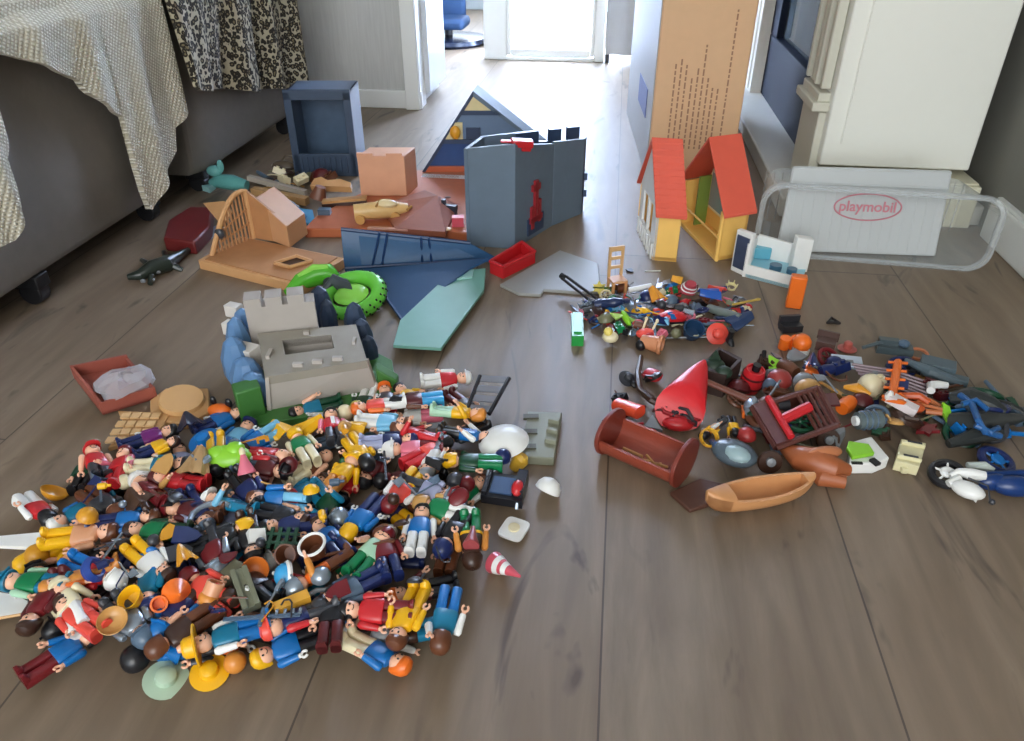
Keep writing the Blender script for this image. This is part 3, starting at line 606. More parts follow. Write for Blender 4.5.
# ---- blue grey crate standing on end
t = thing('toy_crate', 'blue grey ribbed crate standing on its end near the wallpapered partition', 'toy crate', P(324,170))
c0, c1 = P(297,176), P(358,176); hc = HT(c0, 92); d = c1-c0; e = d.normalized(); nb = Vector((-e.y,e.x,0))*.13
cm = clear_mat('smoke_blue_plastic', (84,104,124), .86, .35); cf = mat('crate_slate_blue', (56,72,94), .4)
b = MB(); b.hexa([c0+nb,c1+nb,c1+nb*1.05,c0+nb*1.05],[up(p,hc) for p in (c0+nb,c1+nb,c1+nb*1.05,c0+nb*1.05)])
wallpanel(b, c0, c0+nb, hc, hc, .005, side=-1); wallpanel(b, c1, c1+nb, hc, hc, .005); b.hexa([c0,c1,c1+nb,c0+nb],[up(p,.006) for p in (c0,c1,c1+nb,c0+nb)]).hexa([up(p,hc-.006) for p in (c0,c1,c1+nb,c0+nb)],[up(p,hc) for p in (c0,c1,c1+nb,c0+nb)])
b.build('shell', mat('crate_blue_grey', (80,100,124), .3, var=.15), t, world=True)
b = MB(); fw = .020; o_ = Vector((0,-.004,0))
for (u0,u1,z0,z1) in ((-.02,.10,0,hc),(.90,1.02,0,hc),(-.02,1.02,hc-.02,hc+.006),(0,1,.0,hc*.28)):
    wallpanel(b, c0+d*u0+o_, c0+d*u1+o_, z1, z1, .008, z0=z0)
for k in range(9): wallpanel(b, c0+d*(.12+.09*k)+o_*2, c0+d*(.15+.09*k)+o_*2, hc*.24, hc*.24, .004, z0=.01)
b.build('frame', cf, t, world=True, bev=.0015)
# ---- peach box
t = thing('toy_carton', 'peach coloured hollow toy building block on the terracotta board', 'toy block', P(385,192))
c0, c1, c2 = P(361,196,.022), P(407,196,.022), P(418,186,.022); hb_ = HT(c0,156); e = (c1-c0); s = c2-c1
b = MB(); b.hexa([c0,c1,c2,c0+s],[up(p,hb_) for p in (c0,c1,c2,c0+s)]); b.build('body', mat('toy_peach', (214,158,124), .5), t, world=True, bev=.002)
b = MB()
for u in (.0,.62): wallpanel(b, c0+e*u, c0+e*(u+.34), hb_+.006, hb_+.006, .01, z0=hb_-.003)
b.build('tab', mat('toy_peach', (214,158,124), .5), t, world=True)
# ---- wooden-look stable
wd = mat('toy_light_wood', (206,156,106), .5, var=.1, bump=.2); wd2 = mat('toy_mid_wood', (178,126,82), .55, var=.12, bump=.3)
q = [P(198,260,.02),P(302,286,.02),P(345,258,.02),P(240,236,.02)]; t = thing('toy_stable', 'light brown toy stable base with arched wall and shed at the back', 'toy building', up(sum(q, Vector())/4,0))
b = MB(); b.prism([up(p,0) for p in q], off=(0,0,.020)); b.build('base', wd, t, world=True, bev=.0015)
b = MB(); q2 = [(sum(q, Vector())/4)+(p-(sum(q, Vector())/4))*.9 for p in q]; b.prism([up(p,.020) for p in q2], off=(0,0,.002)); b.build('deck', wd2, t, world=True)
tr = [P(x,y,.024) for x, y in [(275,264),(290,268),(312,262),(297,257)]]; b = MB()
for i in range(4): b.tube([up(tr[i],.026),up(tr[(i+1)%4],.026)],.004,6)
b.build('hatch_frame', wd, t, world=True); b = MB(); b.prism([up(p,.023) for p in tr], off=(0,0,.001)); b.build('hatch_opening', K('dark_brown'), t, world=True)
# arched wall on left edge
w0, w1 = P(212,256,.02), P(254,238,.02); d = w1-w0; b = MB(); n = 12; hw = HT(w1,190)
pts = [up(w0+d*(k/n), .02+(hw-.02)*math.sin(min(1,k/n*1.15)*PI/2)) for k in range(n+1)]
wn_ = Vector((-d.y,d.x,0)).normalized()*.006
b.tube(pts+[up(w1,.02)], .0055, 8); b.build('arch', wd, t, world=True)
b = MB(); 
for k in range(1, n):
    zt = pts[k].z; p_ = w0+d*(k/n)
    b.tube([up(p_,.02),up(p_,zt)], .0022, 6)
for f in (.35,.65): b.tube([up(w0+d*.25,.02+(hw-.02)*f*.55), up(w1,.02+(hw-.02)*f)], .0022, 6)
b.build('lattice', wd2, t, world=True)
w2 = P(288,244,.02); b = MB(); wallpanel(b, w1, w2, hw, hw*.55, .005, z0=.02); b.build('back_wall', wd2, t, world=True)
s0, s1 = P(262,237,.02), P(290,248,.02); s2 = P(308,234,.02); hs = HT(s1,221); b = MB(); ee = s2-s1
b.hexa([s0,s1,s2,s0+ee],[up(s0,hs*1.35),up(s1,hs*.85),up(s2,hs*.85),up(s0+ee,hs*1.35)]); b.build('shed', mat('toy_tan_shed', (196,146,104), .5), t, world=True, bev=.0015)
b = MB().box(up(w0+d*.3,.06)+Vector((0,-.006,0)),(.014,.01,.014)).ell(up(w0+d*.3,.06)+Vector((0,-.008,0)),(.011,.006,.011)); b.build('emblem', K('dark_grey'), t, world=True)
l0_ = [P(207,200,.06),P(222,196,.09),P(218,212,.07),P(228,222,.04)]
b = MB(); b.prism([P(203,203,.05),P(224,201,.07),P(232,212,.05),P(222,226,.03)], off=(0,.006,-.004)); b.build('gable_board', wd, t, world=True)
# ---- stone base with rocks
FLq, FRq = P(268,417), P(378,395); hS = HT(FLq,378)
BLq, BRq = P(258,334,hS), P(356,325,hS); BLg, BRg = up(BLq,0), up(BRq,0)
TL, TR = P(265,378,hS), P(367,361,hS)
t = thing('toy_castle_terrain', 'grey stone toy castle base with blue rocks on a green plate', 'toy castle', (FLq+BRg)/2)
st = mat('toy_stone_grey', (150,144,132), .6, var=.10, bump=.4); stl = mat('toy_stone_light', (176,168,160), .6, var=.06, bump=.2)
def bil(q, u, v): return q[0]*(1-u)*(1-v)+q[1]*u*(1-v)+q[2]*u*v+q[3]*(1-u)*v
tq = [TL,TR,BRq,BLq]; b = MB(); hole = (.22,.72,.42,.78)
us, vs_ = (0,hole[0],hole[1],1), (0,hole[2],hole[3],1)
for i in range(3):
    for j in range(3):
        if i == 1 and j == 1: continue
        c4 = [bil(tq,us[i],vs_[j]),bil(tq,us[i+1],vs_[j]),bil(tq,us[i+1],vs_[j+1]),bil(tq,us[i],vs_[j+1])]; b.hexa([p-Vector((0,0,.012)) for p in c4], [p+Vector((0,0,.0012)) for p in c4])
b.build('deck', st, t, world=True)
b = MB(); ff = FLq+Vector((0,0,.006)); fr_ = FRq+Vector((0,0,.006)); b.hexa([ff,fr_,fr_+Vector((0,.008,0)),ff+Vector((0,.008,0))],[TL,TR,TR+Vector((0,.008,0)),TL+Vector((0,.008,0))]); b.build('front_wall', stl, t, world=True)
b = MB(); b.hexa([FRq,BRg,BRg-Vector((.006,0,0)),FRq-Vector((.006,0,0))],[TR,BRq,BRq-Vector((.006,0,0)),TR-Vector((.006,0,0))]).hexa([BRg,BLg,BLg-Vector((0,.006,0)),BRg-Vector((0,.006,0))],[BRq,BLq,BLq-Vector((0,.006,0)),BRq-Vector((0,.006,0))]).hexa([BLg,FLq,FLq+Vector((.006,0,0)),BLg+Vector((.006,0,0))],[BLq,TL,TL+Vector((.006,0,0)),BLq+Vector((.006,0,0))]); b.build('side_wall', stl, t, world=True)
b = MB(); hq = [bil(tq,u,v) for u, v in ((hole[0],hole[2]),(hole[1],hole[2]),(hole[1],hole[3]),(hole[0],hole[3]))]
for i in (1,2,3): b.hexa([up(hq[i],.01),up(hq[(i+1)%4],.01),up(hq[(i+1)%4],.01)+Vector((0,.003,0)),up(hq[i],.01)+Vector((0,.003,0))],[hq[i],hq[(i+1)%4],hq[(i+1)%4]+Vector((0,.003,0)),hq[i]+Vector((0,.003,0))])
b.build('well_wall', stl, t, world=True)
for u, v, w, dd in ((.33,.12,.10,.06),(.52,.12,.10,.06),(.72,.12,.10,.06),(.08,.45,.04,.22),(.93,.5,.03,.15),(.48,.86,.06,.05)):
    c = bil(tq,u,v); MB().box(c+Vector((0,0,.004)),((TR-TL).length*w,.10*dd,.006), 8).build('slot_ridge', stl, t, world=True)
# raised parapet behind
pa, pbv = P(250,334,hS), P(318,326,hS); hp = HT(pa,309); dd_ = (pbv-pa)
b = MB(); wallpanel(b, pa, pbv, hp, hp, .03, z0=hS-.02)
for u in (0,.30,.62): wallpanel(b, pa+dd_*u, pa+dd_*(u+.24), hp+.014, hp+.014, .03, z0=hp)
b.build('parapet', stl, t, world=True)
wtn = mat('toy_stone_white', (214,208,200), .5)
for x, y, s_ in ((228,300,.016),(226,318,.016),(240,345,.024)):
    p = P(x+6,y+10,hS*.85); MB().box(p,(s_*1.6,s_*1.1,s_*1.3), -15).build('corner_stone', wtn, t, world=True, bev=.001)
def rock(name, pts, m, par):
    b = MB(); random.seed(len(pts)+int(pts[0][0]))
    for (x,y,z,r,hz) in pts:
        p = P(x,y,z); b.ell(p,(r,r*.9,hz), 9, 5)
    for i, v in enumerate(b.v): b.v[i] = Vector((v.x, v.y, max(0,v.z)))
    return b.build(name, m, par, world=True, smooth=25)
rb = mat('toy_rock_blue', (92,130,172), .35, var=.12); rbd = mat('toy_rock_dark_blue', (52,68,92), .4, var=.15)
rock('rock', [(240,345,.05,.020,.05),(238,365,.045,.024,.05),(248,380,.035,.026,.04),(246,330,.05,.020,.04),(256,392,.03,.024,.035)], rb, t)
rock('rock', [(356,326,.035,.020,.045),(363,340,.03,.019,.04),(369,352,.02,.016,.032)], rbd, t)
rock('rock', [(322,312,.035,.022,.05),(329,320,.03,.016,.04)], rbd, t)
b = MB(); b.prism([P(x,y,.012)-Vector((0,0,.012)) for x, y in [(242,428),(240,392),(250,372),(372,350),(392,360),(398,394),(330,412)]], off=(0,0,.012)); b.build('green_plate', mat('toy_grass_green', (62,116,52), .5, var=.1), t, world=True, bev=.001)
b = MB(); g0, g1 = P(243,427,.0), P(268,420,.0); hg = HT(g0,394); wallpanel(b, g0, g1, hg, hg*1.02, .03); b.build('green_bank', mat('toy_grass_green', (62,116,52), .5, var=.1), t, world=True, bev=.002); b = MB(); g0, g1 = P(378,392,0), P(398,392,0); wallpanel(b, g0, g1, HT(g0,366)*.9, .02, .02); b.build('green_bank', mat('toy_grass_green', (62,116,52), .5, var=.1), t, world=True, bev=.002)
# ---- green sled and lime tyre
t = thing('toy_dinghy', 'bright green toy dinghy lying behind the stone castle base', 'toy boat', P(312,284))
b = MB(); pts = [P(287,293,.012),P(300,282,.02),P(316,275,.028),P(330,273,.03),P(338,278,.024)]; b.tube(pts, [.008,.016,.021,.018,.008], 12); b.build('hull', mat('toy_vivid_green', (92,190,52), .25), t, world=True)
b = MB(); b.tube([p+Vector((0,-.004,.014)) for p in pts[1:4]], [.004,.010,.006], 10); b.build('deck', mat('toy_lime_light', (150,224,90), .25), t, world=True)
MB().ell(P(330,284,.02),(.014,.008,.014)).build('fin', K('dark_grey'), t, world=True)
t = thing('toy_ring_boat', 'lime green and black spotted toy tyre beside the blue roof panel', 'toy wheel', P(352,298))
c = P(352,296,.018); R_ = .052; lm = mat('toy_lime', (110,206,70), .3)
b = MB().at(c,(18,-8,0)); b.tube([(R_*math.cos(2*PI*k/36), R_*.92*math.sin(2*PI*k/36), 0) for k in range(36)], .015, 12, True); b.build('tube', lm, t, world=True)
b = MB()
for k in range(96):
    a = 2*PI*k/96; ph = (-.75,-.25,.25,.75)[(k*7) % 4]; r = R_+.0145*math.cos(ph); b.at(c,(18,-8,0)).ell((r*math.cos(a), r*.92*math.sin(a), .0145*math.sin(ph)), (.0022,.0022,.0030), 6, 4)
b.build('tread_spots', K('black'), t, world=True)
b = MB().at(c,(18,-8,0)); b.ell((0,.0,.004),(.034,.028,.010),14,6); b.build('seat_pad', mat('toy_lime_light', (150,224,90), .25), t, world=True)
b = MB(); b.tube([P(324,292,.02),P(335,282,.03),P(350,288,.03),P(344,280,.03)],[.008,.016,.014,.006],10); o = b.build('toy_armchair', mat('charcoal_grey', (70,78,84), .35), world=True); tag(o, 'dark grey toy seat inside the lime green tyre', 'toy part')
# ---- reddish tray with plastic bag
t = thing('toy_tray', 'reddish brown open toy tray at the far left of the pile', 'toy crate', P(112,392))
q = [P(74,378,.03),P(103,415,.006),P(158,398,.006),P(130,366,.02)]; tm = mat('toy_brick_brown', (152,80,66), .5, var=.1)
b = MB(); b.prism(q, off=(0,0,.004)); b.build('bottom', tm, t, world=True)
b = MB()
for i, hh in ((0,.022),(1,.020),(2,.018),(3,.022)):
    p, r = q[i], q[(i+1)%4]; d = (r-p).normalized(); nn_ = Vector((-d.y,d.x,0))*.004; b.hexa([p,r,r+nn_,p+nn_],[p+Vector((0,0,hh)),r+Vector((0,0,hh)),r+nn_+Vector((0,0,hh)),p+nn_+Vector((0,0,hh))])
b.build('side', tm, t, world=True)
b = MB(); c = P(124,384,.028); random.seed(5); b.ell(c,(.034,.042,.016),12,7,(0,12,-35))
for i, v in enumerate(b.v): b.v[i] = v + Vector((random.uniform(-.005,.005),random.uniform(-.005,.005),random.uniform(-.004,.006)))
o = b.build('plastic_bag', clear_mat('crinkled_clear_film', (215,215,222), .42, .12), world=True, smooth=20); tag(o, 'crumpled clear plastic bag lying in the reddish brown tray', 'plastic bag')
# ---- tan tiles
tn = mat('toy_tan_board', (198,152,98), .55, var=.08, bump=.2)
px_prism('toy_board', 'tan toy board under the round-topped tan piece', 'toy board', [(150,400),(166,388),(208,388),(210,412),(185,424),(150,420)], 0, .010, tn)
b = MB(); c = P(182,401,.016); b.at(c,(6,10,0)).lathe([(.030,-.005),(.032,0),(.030,.006),(.0,.007)],22); o = b.build('toy_disc', mat('toy_tan_lid', (206,160,104), .55, var=.05), world=True); tag(o, 'round tan disc piece on the tan toy board', 'toy part')
t = thing('toy_basket_weave_panel', 'tan woven panel piece between the tray and the figures', 'toy board', P(140,422)); pn = [(118,411),(170,413),(160,430),(108,448),(125,425)]
b = MB(); b.prism([P(x,y,.012)-Vector((0,0,.006)) for x, y in pn], off=(0,0,.006)); b.build('panel', tn, t, world=True)
b = MB()
for i in range(4):
    for j in range(4):
        p = P(126+i*10-j*5,416+j*8,.015); b.box(p,(.012,.012,.003),10)
b.build('weave', mat('toy_pale_tan', (216,176,124), .55), t, world=True)
# ---- black ladder grid, grey-green plate with studs
t = thing('toy_ladder', 'black toy ladder rack with grey rungs at the right of the pile', 'toy ladder', P(488,400))
l0, l1, r0, r1 = P(466,412,.03),P(480,376,.045),P(489,414,.02),P(509,378,.035)
MB().tube([l0,l1],.0035,6).build('rail', K('black'), t, world=True); MB().tube([r0,r1],.0035,6).build('rail', K('black'), t, world=True)
for u in (.1,.37,.64,.92):
    a_, c_ = l0.lerp(l1,u), r0.lerp(r1,u); dz = (l1-l0).normalized()*.006
    MB().hexa([a_-dz,c_-dz,c_+dz,a_+dz],[p+Vector((0,0,.002)) for p in (a_-dz,c_-dz,c_+dz,a_+dz)]).build('rung', mat('rung_grey', (128,130,138), .4), t, world=True)
t = thing('toy_stone_plate', 'grey green stone toy plate with square studs right of the pile', 'toy block', P(540,434))
q = [P(520,456,.014),P(554,458,.014),P(562,412,.014),P(528,411,.014)]; gg = mat('toy_lichen_grey', (134,136,118), .55, var=.05)
b = MB(); b.prism([p-Vector((0,0,.014)) for p in q], off=(0,0,.014)); b.build('slab', gg, t, world=True, bev=.0015)
gd = mat('toy_lichen_dark', (82,80,66), .6)
for k in range(3):
    c = P(528+1.5*k,447-15*k,.0145); MB().box(c,(.022,.010,.004),8).build('slot', gd, t, world=True)
for k in range(3):
    c = P(551+1.5*k,441-10*k,.016); MB().box(c,(.016,.007,.008),-10).build('stud', gg, t, world=True, bev=.001)
# ================================================================== SMALL TOYS
PENDING = []   # (object, phrase, x, y)
def note(o, phrase, cat, p, group=None, lm=None):
    o['category'] = cat
    if group: o['group'] = group
    PENDING.append((o, phrase, p[0], p[1], lm))
S_ = .077/75
FM = {}
def fmesh(key, fn):
    if key not in FM:
        me = fn().mesh(key); me.materials.append(K('grey')); FM[key] = me
    return FM[key]
def m_torso(): return MB().loft([(30,12.2,6.6,3),(31,12.8,7,3),(38,12.4,7,3),(48,11.6,6.8,3),(53,9.6,5.6,2.6),(55,4.5,4,2)], 20)
def m_skirt(): return MB().loft([(0,17,13,2.4),(2,17,13,2.4),(20,13,9.5,2.4),(31,11,7,2.6),(32,9,6,2.6)], 20)
def m_robe(): return MB().loft([(0,19,14,2.2),(4,19,14,2.2),(26,14,10,2.2),(44,12,8,2.4),(54,7,5,2.2)], 20)
def m_legs():
    b = MB()
    for s in (-1,1):
        b.loft([(-31,5.2,5.5,3,s*6.4,0),(-29,5.6,6,3,s*6.4,0),(-10,5.4,5.6,3,s*6.2,0),(-2,5.8,6.2,3,s*6,0),(1,5,5,3,s*6,0)], 12)
        b.loft([(-31,5.4,8.5,2.6,s*6.6,-3.2),(-28,5.4,8.4,2.6,s*6.6,-3.2),(-25,4.6,6,2.4,s*6.6,-1.4)], 12)
    return b
def m_arm(): return MB().loft([(-17,2.9,2.9,2,0,0),(-15,3.3,3.3),(-4,3.9,3.9,2),(1,4.3,4.3,2),(4,2.8,2.8,2)], 12)
def m_hand():
    b = MB(); b.cyl((0,0,-16),(0,0,-19.5),2.3,n=8); b.tube([(3.1*math.sin(a),0,-22.6+3.1*math.cos(a)) for a in [math.radians(q) for q in range(-150,151,30)]],1.35,6); return b
def m_head():
    return MB().loft([(52,4.2,4.2,2),(55,4.6,4.6,2),(57,7.4,7.2,2),(60,8.7,8.5,2),(65,8.9,8.7,2),(69,7.6,7.5,2),(71.5,4.6,4.6,2)], 18)
def m_face():
    b = MB()
    for s in (-1,1): b.ell((s*3.1,-8.0,63.5),(1.15,.8,1.3),8,5)
    b.tube([(3.4*math.sin(a),-8.3+.5*abs(math.sin(a)),61.6-3.2*math.cos(a)+.4) for a in [math.radians(q) for q in range(-55,56,22)]],.42,5); return b
def m_hair():
    b = MB(); b.loft([(57,8.4,5.4,2,0,4.6),(60,9.9,7.4,2,0,3.3),(66,10.4,9.6,2,0,1.3),(70,10,9.8,2,0,.4),(74,7.6,7.6,2),(76,3.4,3.4,2)], 18); return b
def m_long():
    b = MB(); b.loft([(47,9,4,2.2,0,7.2),(56,10.5,5.6,2.2,0,5.2),(62,10.8,8.4,2,0,2.6),(68,10.6,10,2,0,.6),(73,8.2,8.2,2),(76,3.6,3.6,2)], 18); return b
def m_hat(): return MB().lathe([(20,68),(20.5,69.5),(18,70.2),(10.6,70.5),(9.8,79),(7.4,81.4),(2,82)], 24)
def m_helmet(): return MB().lathe([(11.4,63),(11.9,64),(11,70),(9,75),(5.4,78),(1,79.4)], 20).box((0,-11,66),(16,4,1.6)).cyl((0,0,78),(0,0,82),1.4,n=8)
def m_cap(): return MB().lathe([(10.4,67),(10.6,71),(8.6,75),(4,77),(.8,77.4)], 20).loft([(67,9,6.5,2,0,-8),(68.6,9,6.5,2,0,-8)], 14)
def m_cone(): return MB().lathe([(11,66),(10.6,68),(6,82),(1.2,95)], 20)
def m_bandana(): return MB().loft([(63,10,9.6,2,0,.6),(69,10.2,9.9,2,0,.3),(74,7.4,7.4,2),(76,3,3,2)], 18).ell((3,10,64),(3,3,2),8,5)
HATS = dict(hair=m_hair, long=m_long, hat=m_hat, helmet=m_helmet, cap=m_cap, cone=m_cone, bandana=m_bandana)
HW = dict(hair='hair', long='long hair', hat='brimmed hat', helmet='helmet', cap='cap', cone='pointed hat', bandana='bandana')
HN = dict(hair='hair', long='hair', hat='hat', helmet='helmet', cap='cap', cone='hat', bandana='bandana')
def W(c): return c.replace('_', ' ') if isinstance(c, str) else ''
def piece(nm, key, fn, col, par, loc=(0,0,0), rx=0, ry=0):
    o = bpy.data.objects.new(nm, fmesh(key, fn)); C.objects.link(o); o.parent = par; o.location = loc; o.rotation_euler = (math.radians(rx), math.radians(ry), 0)
    o.material_slots[0].link = 'OBJECT'; o.material_slots[0].material = K(col); return o
def figure(hx, hy, fx_, fy_, z=.02, roll=0, torso='red', legs='blue', arms='skin', hc='brown', ht='hair', skin='skin', bend=0, arx=(0,0), dz=0, lm=None, extra=None, body='legs', sc=1.0, hands=None):
    A = P(hx, hy, z); B = P(fx_, fy_, max(.01, z-dz)); h = (A-B).normalized()
    upv = Vector((0,0,1)); n = (upv - h*upv.dot(h)).normalized()
    n = Matrix.Rotation(math.radians(roll), 3, h) @ n
    Y = -n; X = Y.cross(h); s = S_*sc
    R = Matrix((X, Y, h)).transposed().to_4x4()
    loc = A - h*62*s
    M = Matrix.Translation(loc) @ R @ Matrix.Scale(s, 4)
    t = bpy.data.objects.new('toy_figure', None); C.objects.link(t); t.empty_display_size = 5
    t.location = loc; t.rotation_mode = 'QUATERNION'; t.rotation_quaternion = R.to_quaternion(); t.scale = (s, s, s)
    if body == 'robe': piece('robe', 'robe', m_robe, torso, t)
    else:
        piece('torso', 'torso', m_torso, torso, t)
        if body == 'skirt': piece('skirt', 'skirt', m_skirt, legs, t)
        else: piece('legs', 'legs', m_legs, legs, t, (0,0,31), -bend if bend else 0)
    for k, sx in enumerate((-1,1)):
        a = piece('arm', 'arm', m_arm, arms, t, (sx*14.2,0,49), arx[k], -sx*9)
        piece('hand', 'hand', m_hand, hands or skin, a)
    hd = piece('head', 'head', m_head, skin, t); piece('face', 'face', m_face, 'black', hd)
    if ht != 'bald': piece(HN[ht], ht, HATS[ht], hc, hd)
    if extra == 'belt': piece('belt', 'belt', lambda: MB().loft([(30.5,13.2,7.5,3),(34.5,13.2,7.5,3)],20), 'black', t)
    if extra == 'ybelt': piece('belt', 'belt', lambda: MB().loft([(30.5,13.2,7.5,3),(34.5,13.2,7.5,3)],20), 'yellow', t)
    if extra == 'emblem': piece('emblem', 'emblem', lambda: MB().box((0,-7,42),(10,1.6,12)), 'lime', t)
    if extra == 'bib': piece('bib', 'bib', lambda: MB().box((0,-7,43),(5,1.4,16)), 'white', t)
    who = 'figure with ' + (W(hc)+' '+HW[ht] if ht != 'bald' else 'bare head')
    low = {'legs': W(legs)+' legs', 'skirt': W(legs)+' skirt', 'robe': ''}[body]
    ph = who + ', ' + W(torso) + (' robe' if body == 'robe' else ' top, ' + low)
    c = A - h*30*s; note(t, ph, 'toy figure', c, None, lm); return t
g = figure
# --- the clearly seen figures, front to back of the picture (head px, feet px)
TOP = []
def add(*a, **k): TOP.append((a, k))
add(398,663,338,634,z=.018,torso='blue',legs='cream',arms='blue',hc='orange',roll=-15,arx=(60,-20))
add(441,640,456,566,z=.02,torso='teal',legs='blue',arms='white',hc='brown',roll=170,arx=(150,30))
add(398,636,424,580,z=.026,torso='yellow',legs='yellow',arms='yellow',hc='brown',roll=10,arx=(-10,-30))
add(265,656,322,634,z=.018,torso='blue',legs='black',arms='blue',hc='yellow',roll=-10,arx=(-20,-20),hands='white')
add(204,643,266,624,z=.02,torso='teal',legs='blue',arms='white',hc='yellow',ht='hat',roll=0,arx=(-10,-10))
add(88,637,40,668,z=.018,torso='blue',legs='dark_red',arms='blue',hc='black',ht='hair',roll=0,arx=(-20,-10))
add(30,622,50,592,z=.02,torso='dark_red',legs='maroon',arms='maroon',hc='dark_brown',roll=20)
add(60,626,100,600,z=.016,torso='black',legs='black',arms='black',hc='black',ht='helmet',roll=0)
add(66,606,112,640,z=.036,torso='coral',legs='coral',arms='coral',hc='dark_brown',roll=0)
add(47,518,9,484,z=.018,torso='red',legs='white',arms='white',hc='black',roll=160,arx=(20,-10))
add(60,522,114,495,z=.018,torso='teal',legs='teal',arms='blue',hc='white',roll=0,hands='white')
add(106,532,46,540,z=.022,torso='peach',legs='yellow',arms='peach',hc='brown',roll=10,sc=1.05)
add(93,452,104,484,z=.02,torso='red',legs='dark_grey',arms='skin',hc='red',ht='cap',roll=20,arx=(30,0))
add(124,455,110,488,z=.022,torso='red',legs='red',arms='pink',hc='dark_red',roll=-20,arx=(-60,0))
add(168,432,134,443,z=.02,torso='purple',legs='navy',arms='purple',hc='black',roll=0,hands='white')
add(172,442,146,452,z=.03,torso='yellow',legs='navy',arms='yellow',hc='dark_brown',roll=0,sc=.75)
add(180,464,124,468,z=.03,torso='teal',legs='cream',arms='teal',hc='black',roll=0,extra='emblem',hands='white')
add(140,482,164,502,z=.03,torso='dark_red',legs='dark_red',arms='skin',hc='white',ht='helmet',roll=40)
add(160,478,200,484,z=.028,torso='red',legs='red',arms='tan',hc='maroon',roll=10,arx=(-50,-40))
add(236,414,205,427,z=.016,torso='blue',legs='navy',arms='blue',hc='black',roll=0,hands='white')
add(247,427,224,452,z=.018,torso='light_blue',legs='blue',arms='blue',hc='navy',ht='cap',roll=10,hands='white')
add(243,450,275,430,z=.02,torso='blue',legs='light_blue',arms='blue',hc='dark_brown',roll=160,hands='white')
add(282,456,245,452,z=.022,torso='red',legs='red',arms='red',hc='skin',ht='bald',roll=-20,hands='white')
add(296,436,320,474,z=.024,torso='green',legs='cream',arms='cream',hc='yellow',roll=180)
add(331,416,339,460,z=.024,torso='red',legs='dark_grey',arms='pink',hc='black',roll=10,extra='bib')
add(361,408,402,402,z=.02,torso='coral',legs='white',arms='orange',hc='orange',roll=10)
add(399,402,455,396,z=.022,torso='maroon',legs='sky_blue',arms='brown',hc='black',ht='hair',roll=180)
add(476,414,424,410,z=.026,torso='yellow',legs='pale_green',arms='yellow',hc='amber',roll=-20,arx=(-30,-60))
add(462,378,404,384,z=.018,torso='red',legs='white',arms='white',hc='white',ht='cap',roll=20)
add(400,429,440,440,z=.03,torso='red',legs='red',arms='red',hc='brown',roll=30,arx=(-70,-30))
add(402,423,356,420,z=.02,torso='light_blue',legs='white',arms='light_blue',hc='brown',roll=0)
add(408,440,358,444,z=.024,torso='navy',legs='lilac',arms='navy',hc='navy',roll=0,hands='white')
add(395,449,424,448,z=.034,torso='pink',legs='dark_red',arms='pink',hc='white',ht='helmet',roll=0)
add(443,444,410,462,z=.034,torso='coral',legs='red',arms='red',hc='black',roll=180)
add(391,503,432,456,z=.03,torso='coral',legs='yellow',arms='white',hc='dark_red',roll=170)
add(453,461,506,462,z=.03,torso='dark_green',legs='green',arms='dark_green',hc='yellow',roll=180,arx=(-50,0))
add(446,497,410,486,z=.034,torso='lilac',legs='dark_grey',arms='lilac',hc='silver',ht='helmet',roll=20)
add(424,504,452,512,z=.026,torso='green',legs='white',arms='tan',hc='tan',roll=160)
add(472,556,469,492,z=.032,torso='dark_brown',legs='green',arms='amber',hc='dark_brown',ht='helmet',roll=0,extra='ybelt',arx=(-20,-20))
add(422,514,412,572,z=.032,torso='blue',legs='white',arms='white',hc='black',ht='hair',roll=0,arx=(10,20))
add(445,545,466,514,z=.03,torso='black',legs='black',arms='black',hc='navy',ht='helmet',roll=180)
add(148,517,100,524,z=.028,torso='blue',legs='navy',arms='blue',hc='brown',roll=0,hands='white')
add(136,530,200,534,z=.024,torso='green',legs='dark_green',arms='dark_green',hc='dark_brown',roll=0)
add(164,573,124,540,z=.038,torso='white',legs='yellow',arms='white',hc='dark_brown',roll=10)
add(174,508,206,512,z=.026,torso='maroon',legs='brown',arms='maroon',hc='dark_red',ht='cap',roll=0)
add(205,522,190,500,z=.022,torso='navy',legs='navy',arms='lilac',hc='slate',roll=0)
add(258,499,322,505,z=.034,torso='blue',legs='light_blue',arms='blue',hc='brown',roll=-50)
add(214,500,252,510,z=.026,torso='teal',legs='teal',arms='light_blue',hc='white',ht='cap',roll=40,arx=(-70,-20))
add(243,528,216,540,z=.032,torso='black',legs='black',arms='dark_grey',hc='yellow',roll=180)
add(253,553,246,512,z=.028,torso='black',legs='dark_brown',arms='black',hc='black',ht='long',roll=0)
add(217,566,206,532,z=.034,torso='dark_red',legs='dark_grey',arms='silver',hc='silver',ht='helmet',roll=20)
add(272,527,316,522,z=.022,torso='navy',legs='navy',arms='navy',hc='black',roll=0)
add(337,515,316,490,z=.032,torso='dark_green',legs='teal',arms='teal',hc='silver',ht='helmet',roll=30,arx=(-80,-70))
add(350,532,378,500,z=.03,torso='blue',legs='navy',arms='blue',hc='yellow',roll=180,hands='white')
add(320,527,342,552,z=.026,torso='blue',legs='navy',arms='navy',hc='dark_brown',roll=0)
add(384,538,356,570,z=.026,torso='pale_green',legs='green',arms='skin',hc='dark_red',ht='bandana',roll=20,arx=(-40,-30))
add(330,600,380,574,z=.03,torso='slate',legs='navy',arms='slate',hc='black',ht='long',roll=0)
add(352,610,392,612,z=.026,torso='red',legs='dark_red',arms='red',hc='black',roll=-20)
add(334,598,330,640,z=.02,torso='black',legs='maroon',arms='black',hc='black',roll=0)
add(275,627,312,612,z=.02,torso='navy',legs='dark_grey',arms='red',hc='coral',ht='cap',roll=20)
